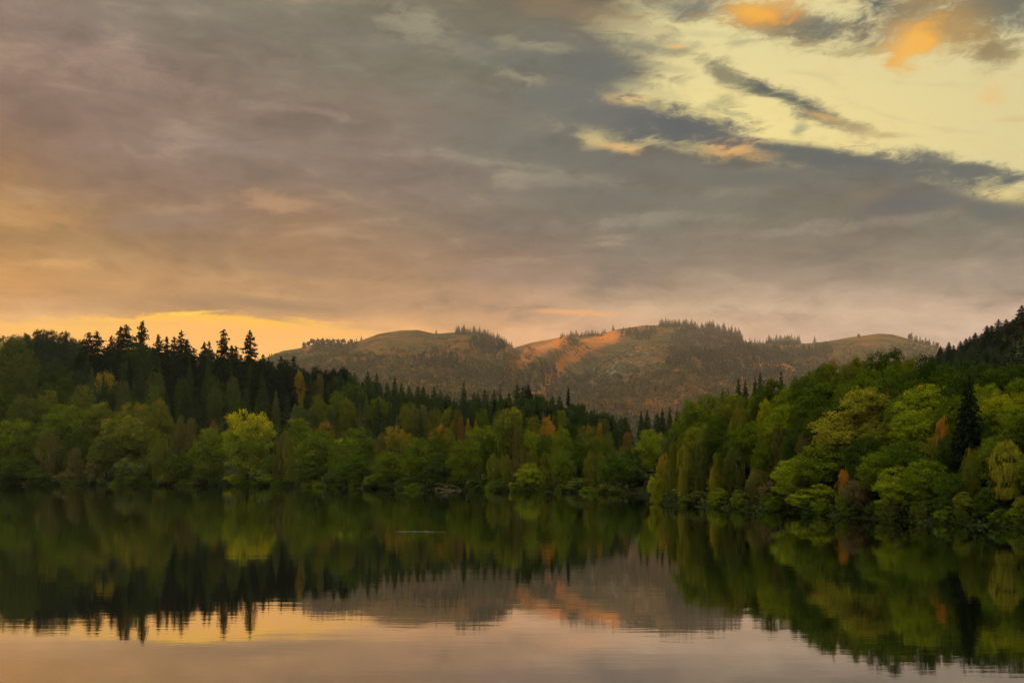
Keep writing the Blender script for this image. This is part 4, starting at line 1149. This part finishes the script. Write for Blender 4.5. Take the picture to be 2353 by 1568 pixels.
tree('right shore', 'birch', 1523, 1040, 38, 'gold olive', s=1.1, tip='golden', turn=.8, label='golden edged birch, first on the tip of the right headland', mark='the golden edged birch')
tree('right shore', 'birch', 1941, 1077, 40, 'olive', s=1.3, tip='orange', turn=.8, label='slim bright orange birch leaning over the water on the right bank', mark='the slim orange birch')
tree('right shore', 'bush', 1505, 1088, 34, 'yellow green', d=156, label='low yellow green shrub reaching over the water at the headland tip')
for (px, top) in [(1696, 868), (1712, 871), (1746, 854), (1734, 866), (1794, 850), (1660, 891), (1672, 894)]:
    tree('spruces behind the right wood', 'spruce', px, top, 50, 'dusky green', d=430 + rnd.uniform(-20, 40))

for i in range(15):
    px = 1560 + 800 * (i + rnd.uniform(.1, .9)) / 15
    tree('right shore', 'bush', px, float(np.interp(px, [1520, 1900, 2360], [1128, 1148, 1172])) + rnd.uniform(-8, 8), 40 + rnd.uniform(-8, 16), rnd.choice(['deep green', 'dark olive', 'mid green', 'deep green', 'dark green']), s=0.35, low=0.7)
for i in range(40):
    px = 5 + 1440 * (i + rnd.uniform(.2, .8)) / 40
    if 985 < px < 1095:
        continue          # open bit of bank where the fallen tree lies
    tree('far shore', 'bush', px, float(np.interp(px, [0, 570, 1015, 1440], [1098, 1101, 1108, 1116])) + rnd.uniform(-5, 4), 34 + rnd.uniform(-8, 14), rnd.choice(['deep green', 'dark olive', 'mid green', 'deep green', 'dark green']), s=0.5, low=1.6)

for (X, Y, top, w) in [(47, 76, 900, 130), (52, 80, 830, 130), (50, 66, 980, 150), (58, 74, 800, 150), (56, 60, 900, 160), (63, 68, 780, 150), (64, 86, 780, 120), (70, 78, 760, 140)]:
    tree('right wood', 'broad', CX + F * X / Y, top, w, rnd.choice(['mid green', 'deep green', 'olive']), d=Y)

# ---- steep spruce hill at the far right
for (x, y) in [(905, 370), (960, 345), (990, 365), (1035, 340), (1070, 320), (1095, 310), (1130, 285), (1170, 290), (1205, 240), (1235, 240), (1280, 200), (1330, 200), (1380, 210), (1430, 110), (1405, 180)]:
    px, py = 1837.5 + x * .3563, 661.5 + y * .3563
    tree('steep hill', 'fir' if y < 250 else 'spruce', px, py, 40 if y > 150 else 44, 'black green', d=690 + rnd.uniform(-20, 30), label='tall ragged fir, highest on the steep hill at the far right' if y == 110 else None)
for i in range(76):
    px = 2165 + 215 * ((i * 0.6180339) % 1.0)
    sk = float(np.interp(px, [2160, 2215, 2260, 2300, 2352, 2400], [800, 782, 762, 738, 722, 700]))
    f = (i * 0.7548777) % 1.0
    top = sk + 8 + f * (832 - sk)
    tree('steep hill', 'spruce', px, top, rnd.uniform(36, 50), rnd.choice(['black green', 'dark green', 'dusky green']), d=670 - f * 150 + rnd.uniform(-10, 10))

# ------------------------------------------------------------------ put the trees in
ZPHRASE = {'far shore': ('on the far shore', 'trees along the far shore'), 'middle tier': ('in the far wood', 'trees in the middle tier of the far wood'), 'dark ridge': ('on the dark ridge', 'conifers on the skyline ridge'),
           'conifer slope': ('below the ridge', 'trees on the slope below the ridge'), 'left rise': ('on the shaded left rise', 'trees on the left rise'), 'hazy mound': ('on the hazy mound', 'old trees on the hazy mound'),
           'right shore': ('along the right shore', 'trees along the right shore'), 'right wood': ('in the right wood', 'trees of the right wood'), 'spruces behind the right wood': ('behind the right wood', 'spruces behind the right wood'),
           'steep hill': ('on the steep hill', 'conifers on the steep right hill'), 'conifers beyond the cove': ('beyond the narrow cove', 'conifers beyond the narrow cove')}
REGION = {'far shore': 'L', 'middle tier': 'L', 'dark ridge': 'L', 'conifer slope': 'L', 'left rise': 'L', 'hazy mound': 'L', 'right shore': 'R', 'right wood': 'R', 'spruces behind the right wood': 'R', 'steep hill': 'S', 'conifers beyond the cove': 'L'}
ORD = ['first', 'second', 'third', 'fourth', 'fifth', 'sixth', 'seventh', 'eighth', 'ninth', 'tenth', 'eleventh', 'twelfth', 'thirteenth', 'fourteenth', 'fifteenth', 'sixteenth', 'seventeenth', 'eighteenth', 'nineteenth', 'twentieth']


def label_trees(ts):
    for t in ts:
        tipw = ''
        if t['tip'] and t['turn'] >= .3 and t['tip'] != t['col']:
            tipw = {'golden': 'golden topped ', 'orange': 'orange topped ', 'rusty': 'rusty topped ', 'bright yellow': 'yellow patched '}.get(t['tip'], '')
        t['desc'] = tipw + t['col'].replace('black green', 'blackish green') + ' ' + WORDS_KIND[t['kind']] + ' ' + ZPHRASE[t['zone']][0]
    groups = {}
    for t in ts:
        if len(t['desc'].split()) > 9:
            t['desc'] = t['desc'].replace(' broadleaf tree', ' tree')
        if not t['label']:
            groups.setdefault(t['desc'], []).append(t)
    marks = [t for t in ts if t['mark']]
    for desc, g in groups.items():
        if len(g) == 1:
            g[0]['label'] = 'the only ' + desc if len(desc.split()) < 8 else desc
            continue
        g.sort(key=lambda t: t['px'])
        for t in g:
            best = None
            ms = [m for m in marks if REGION[m['zone']] == REGION[t['zone']]] or [m for m in marks if m['mark'] in ('the lone dark spruce', 'the large weeping birch')]
            for m in ms:
                if t['px'] >= m['px']:
                    n = sum(1 for q in g if m['px'] <= q['px'] < t['px'] or (q['px'] == t['px'] and q['id'] < t['id'])); side = 'right'
                else:
                    n = sum(1 for q in g if t['px'] < q['px'] < m['px'] or (q['px'] == t['px'] and q['id'] < t['id'])); side = 'left'
                key = (n, abs(t['px'] - m['px']))
                if best is None or key < best[0]:
                    best = (key, n, side, m)
            _, n, side, m = best
            t['label'] = f"{desc}, {ORD[min(n, 19)]} {side} of {m['mark']}"


def place_trees():
    ts = [t for t in TREES if t['id'] not in SKIP]
    label_trees(ts)
    for t in ts:
        r = random.Random(1000 + t['id'])
        k = t['kind']
        cm = r.choice(CROWNS[k]); tm = r.choice(TRUNKS[k])
        e = bpy.data.objects.new(FULLNAME[k], None)
        e.empty_display_size = 0.5
        e.location = (t['X'], t['Y'], t['z'])
        rz = r.uniform(0, 6.28)
        e.rotation_euler = (0, 0, rz)
        e.scale = (t['w'], t['w'], t['h'])
        e['label'] = t['label']; e['category'] = CATEGORY[k]; e['group'] = ZPHRASE[t['zone']][1]; e['tree_id'] = t['id']
        COL.objects.link(e)
        c = PAL[t['col']]
        j = r.uniform(0.88, 1.14)
        c = tuple(x * j for x in c)
        o = bpy.data.objects.new('crown', cm)
        o.color = (*c, 1)
        tp = PAL[t['tip']] if t['tip'] else c
        o['tip_colour'] = [float(x) for x in tp]
        o['turn'] = float(t['turn']) if t['tip'] else 0.0
        o.parent = e
        COL.objects.link(o)
        b = bpy.data.objects.new('trunk', tm)
        b.parent = e
        COL.objects.link(b)


place_trees()


# ------------------------------------------------------------------ lone and clustered trees on the hill crests
def crest_trees():
    rs = np.random.RandomState(8)
    cm = []
    for i in range(5):
        V, Fc = crown_spruce(300 + i, whorls=13, droop=0.2, ragged=0.35, leaf=0.055, dens=0.5, taper=0.75) if i < 3 else crown_broad(300 + i, nclump=26, per=70, leaf=0.04, z0=0.08)
        cm.append(mesh_from('hill_tree', V, Fc, M_NEEDLE))
    def put(px, h, w, label, group, kind, d=None, off=0.0):
        c = CREST_A if px < 1178 else CREST_B
        D = (DA if px < 1178 else DB) * HS
        d = D - rs.uniform(5, 90) if d is None else d
        z = float(hill_z(np.array([float(px)]), np.array([d]))[0])
        o = bpy.data.objects.new('hill_conifer' if kind < 3 else 'hill_tree', cm[kind])
        o.location = ((px - CX) / F * d, d, z - 0.8)
        hh = h / F * d
        o.scale = (w / F * d, w / F * d, hh)
        o.rotation_euler = (0, 0, rs.uniform(0, 6.28))
        c0 = np.array((.030, .034, .016) if kind < 3 else (.05, .045, .02)) * rs.uniform(.8, 1.25)
        o.color = (*c0, 1); o['tip_colour'] = [float(x) for x in c0]; o['turn'] = 0.0
        o['label'] = label; o['category'] = 'tree'
        if group: o['group'] = group
        COL.objects.link(o)
    rows = [
        ((694, 812), 24, (9, 17), 3, 'small hazy tree in the clump on the left hill shoulder', 'clump on the left hill shoulder'),
        ((1046, 1176), 34, (13, 21), 0, 'small dark conifer in the row capping the left hill', 'conifers capping the left hill'),
        ((1286, 1392), 24, (10, 17), 0, 'small conifer in the low line on the saddle between the hills', 'conifers on the saddle'),
        ((1515, 1618), 34, (13, 22), 0, 'dark conifer in the plantation capping the highest hill', 'conifers capping the highest hill'),
        ((1620, 1706), 34, (22, 36), 0, 'dark conifer in the dense block right of the highest top', 'conifers in the dense block'),
        ((1718, 1762), 7, (9, 15), 0, 'small conifer in the gap beside the dense hill block', 'thin conifers in the gap'),
        ((1764, 1838), 24, (14, 24), 0, 'conifer in the small wood on the right hill shoulder', 'conifers on the right hill shoulder'),
        ((2085, 2158), 12, (12, 20), 3, 'hazy tree on the falling right end of the hill crest', 'trees on the falling crest'),
    ]
    for (a, b), n, (h0, h1), k0, lab, grp in rows:
        for i in range(n):
            px = a + (b - a) * (i + rs.uniform(-.3, .3) + .5) / n
            h = rs.uniform(h0, h1)
            kind = int(rs.choice([0, 1, 2])) if k0 == 0 else int(rs.choice([3, 4, 4, 0]))
            put(px, h, h * (0.55 if kind < 3 else 0.55) * rs.uniform(.8, 1.2), lab, grp, kind)
    for px, h, kind, lab in [(830, 11, 0, 'lone pointed tree at the foot of the left hill top'), (1002, 11, 1, 'lone small tree on the bare top of the left hill'), (1871, 17, 1, 'lone pointed conifer on the bare right crest'), (1972, 11, 4, 'lone wind bent tree left of the rounded right summit'), (1432, 9, 0, 'tiny lone conifer below the highest hill top'), (1408, 15, 2, 'dark tree on the slope under the saddle conifers')]:
        put(px, h, h * 0.6, lab, None, kind)


crest_trees()


# ------------------------------------------------------------------ undergrowth on the banks
def undergrowth():
    rs = np.random.RandomState(12)
    Ps, As = [], []
    n = len(WATER_POLY)
    for i in list(range(0, 8)) + list(range(16, 29)):
        a = WATER_POLY[i]; b = WATER_POLY[(i + 1) % n]
        L = np.hypot(*(b - a))
        near = a[1] < 200
        m = int(L * (26 if near else 9))
        t = rs.rand(m)
        p = a + (b - a) * t[:, None]
        nrm = np.array([-(b - a)[1], (b - a)[0]]) / L
        p = p + nrm * rs.normal(0, 0.01, (m, 1))
        # keep points on the land side
        q = p + nrm * rs.uniform(-1.5, 10, (m, 1)) * (0.45 if near else 1.0)
        q2 = p - nrm * rs.uniform(-1.5, 10, (m, 1)) * (0.45 if near else 1.0)
        s1 = sdf(q[:, 0], q[:, 1]); s2 = sdf(q2[:, 0], q2[:, 1])
        q = np.where((s1 > s2)[:, None], q, q2)
        sd = np.maximum(s1, s2)
        q = q[sd > (0.1 if near else 0.2)]
        z = ground(q[:, 0], q[:, 1])
        for rep in range(3):
            hh = rs.rand(len(q)) ** 1.5 * (0.9 if near else 2.4)
            Ps.append(np.stack([q[:, 0] + rs.normal(0, .3, len(q)), q[:, 1] + rs.normal(0, .3, len(q)), z + hh], 1))
            As.append(np.full(len(q), 0.16 if near else 0.42) * rs.uniform(.6, 1.3, len(q)))
    # forest floor further up both banks
    for (x0, x1, y0, y1, m, a, h) in [(-420, 120, 260, 800, 26000, .9, 3.0), (20, 110, 85, 215, 16000, .35, 1.4), (220, 480, 420, 760, 32000, .9, 4.0)]:
        q = np.stack([rs.uniform(x0, x1, m), rs.uniform(y0, y1, m)], 1)
        q = q[sdf(q[:, 0], q[:, 1]) > 0.6]
        z = ground(q[:, 0], q[:, 1])
        Ps.append(np.stack([q[:, 0], q[:, 1], z + rs.rand(len(q)) ** 1.5 * h], 1)); As.append(a * rs.uniform(.6, 1.3, len(q)))
    P = np.concatenate(Ps); a = np.concatenate(As)
    V, Fc = leaves(P, rs.normal(0, .5, P.shape) + np.array([0, 0, .8]), rs.normal(0, 1, P.shape), a, a * .65)
    me = mesh_from('undergrowth', V, Fc, M_MASS)
    pal = np.array([(.016, .026, .006), (.028, .042, .008), (.030, .030, .009), (.020, .020, .008), (.050, .062, .010)])
    c = pal[rs.choice(5, len(P), p=[.36, .24, .16, .18, .06])] * rs.uniform(.7, 1.3, (len(P), 1))
    col = np.repeat(np.concatenate([c, np.ones((len(P), 1))], 1), 4, axis=0).astype(np.float32)
    at = me.color_attributes.new('leaf', 'FLOAT_COLOR', 'POINT')
    at.data.foreach_set('color', col.ravel())
    o = bpy.data.objects.new('undergrowth', me)
    o['kind'] = 'stuff'
    o['label'] = 'dark leafy undergrowth covering both wooded banks'
    COL.objects.link(o)


undergrowth()


# ------------------------------------------------------------------ fallen branches on the far shore
def fallen():
    def at(px, py, d):
        return np.array([(px - CX) / F * d, d, CAMH + (HY - py) / F * d])
    root = bpy.data.objects.new('fallen_tree', None)
    base = at(1052, 1125, 324)
    root.location = base
    root['label'] = 'bleached fallen tree with bare branches lying at the far waterline'
    root['category'] = 'fallen tree'
    COL.objects.link(root)
    def part(name, pts, r, sides=6):
        P = np.array([at(*p) for p in pts]) - base
        rr = np.linspace(r, r * 0.35, len(P))
        V, Fc = tube(P, rr, sides)
        o = bpy.data.objects.new(name, mesh_from(name, V, Fc, M_DRIFT, True))
        o.parent = root
        COL.objects.link(o)
    part('trunk', [(1068, 1125.5, 323), (1050, 1124.6, 322), (1030, 1124, 321.5), (1010, 1122.5, 321)], 0.28)
    part('branch', [(1062, 1124, 323), (1048, 1118, 324), (1034, 1114, 325), (1020, 1111.5, 326)], 0.20)
    part('branch', [(1040, 1124, 323), (1028, 1118.5, 323), (1016, 1113, 324), (1006, 1108, 325)], 0.14)
    part('branch', [(1018, 1123.5, 321), (1006, 1120, 321), (999, 1120.4, 321)], 0.16)


fallen()


# ------------------------------------------------------------------ evening haze
def haze():
    x, y0, y1, z0, z1 = 8400, -700, 8200, -4.0, 960
    V = [(-x, y0, z0), (x, y0, z0), (x, y1, z0), (-x, y1, z0), (-x, y0, z1), (x, y0, z1), (x, y1, z1), (-x, y1, z1)]
    Fc = [(0, 3, 2, 1), (4, 5, 6, 7), (0, 1, 5, 4), (1, 2, 6, 5), (2, 3, 7, 6), (3, 0, 4, 7)]
    m, g, out = new_mat('evening_haze')
    v = g.node('ShaderNodeVolumePrincipled')
    v.inputs['Color'].default_value = (0.96, 0.90, 0.84, 1)
    v.inputs['Density'].default_value = 0.000019
    v.inputs['Anisotropy'].default_value = 0.1
    m.node_tree.links.new(v.outputs[0], out.inputs['Volume'])
    o = bpy.data.objects.new('haze', mesh_from('haze', V, Fc, m))
    o['kind'] = 'stuff'
    o['label'] = 'thin warm evening haze that veils the far hills'
    COL.objects.link(o)


haze()
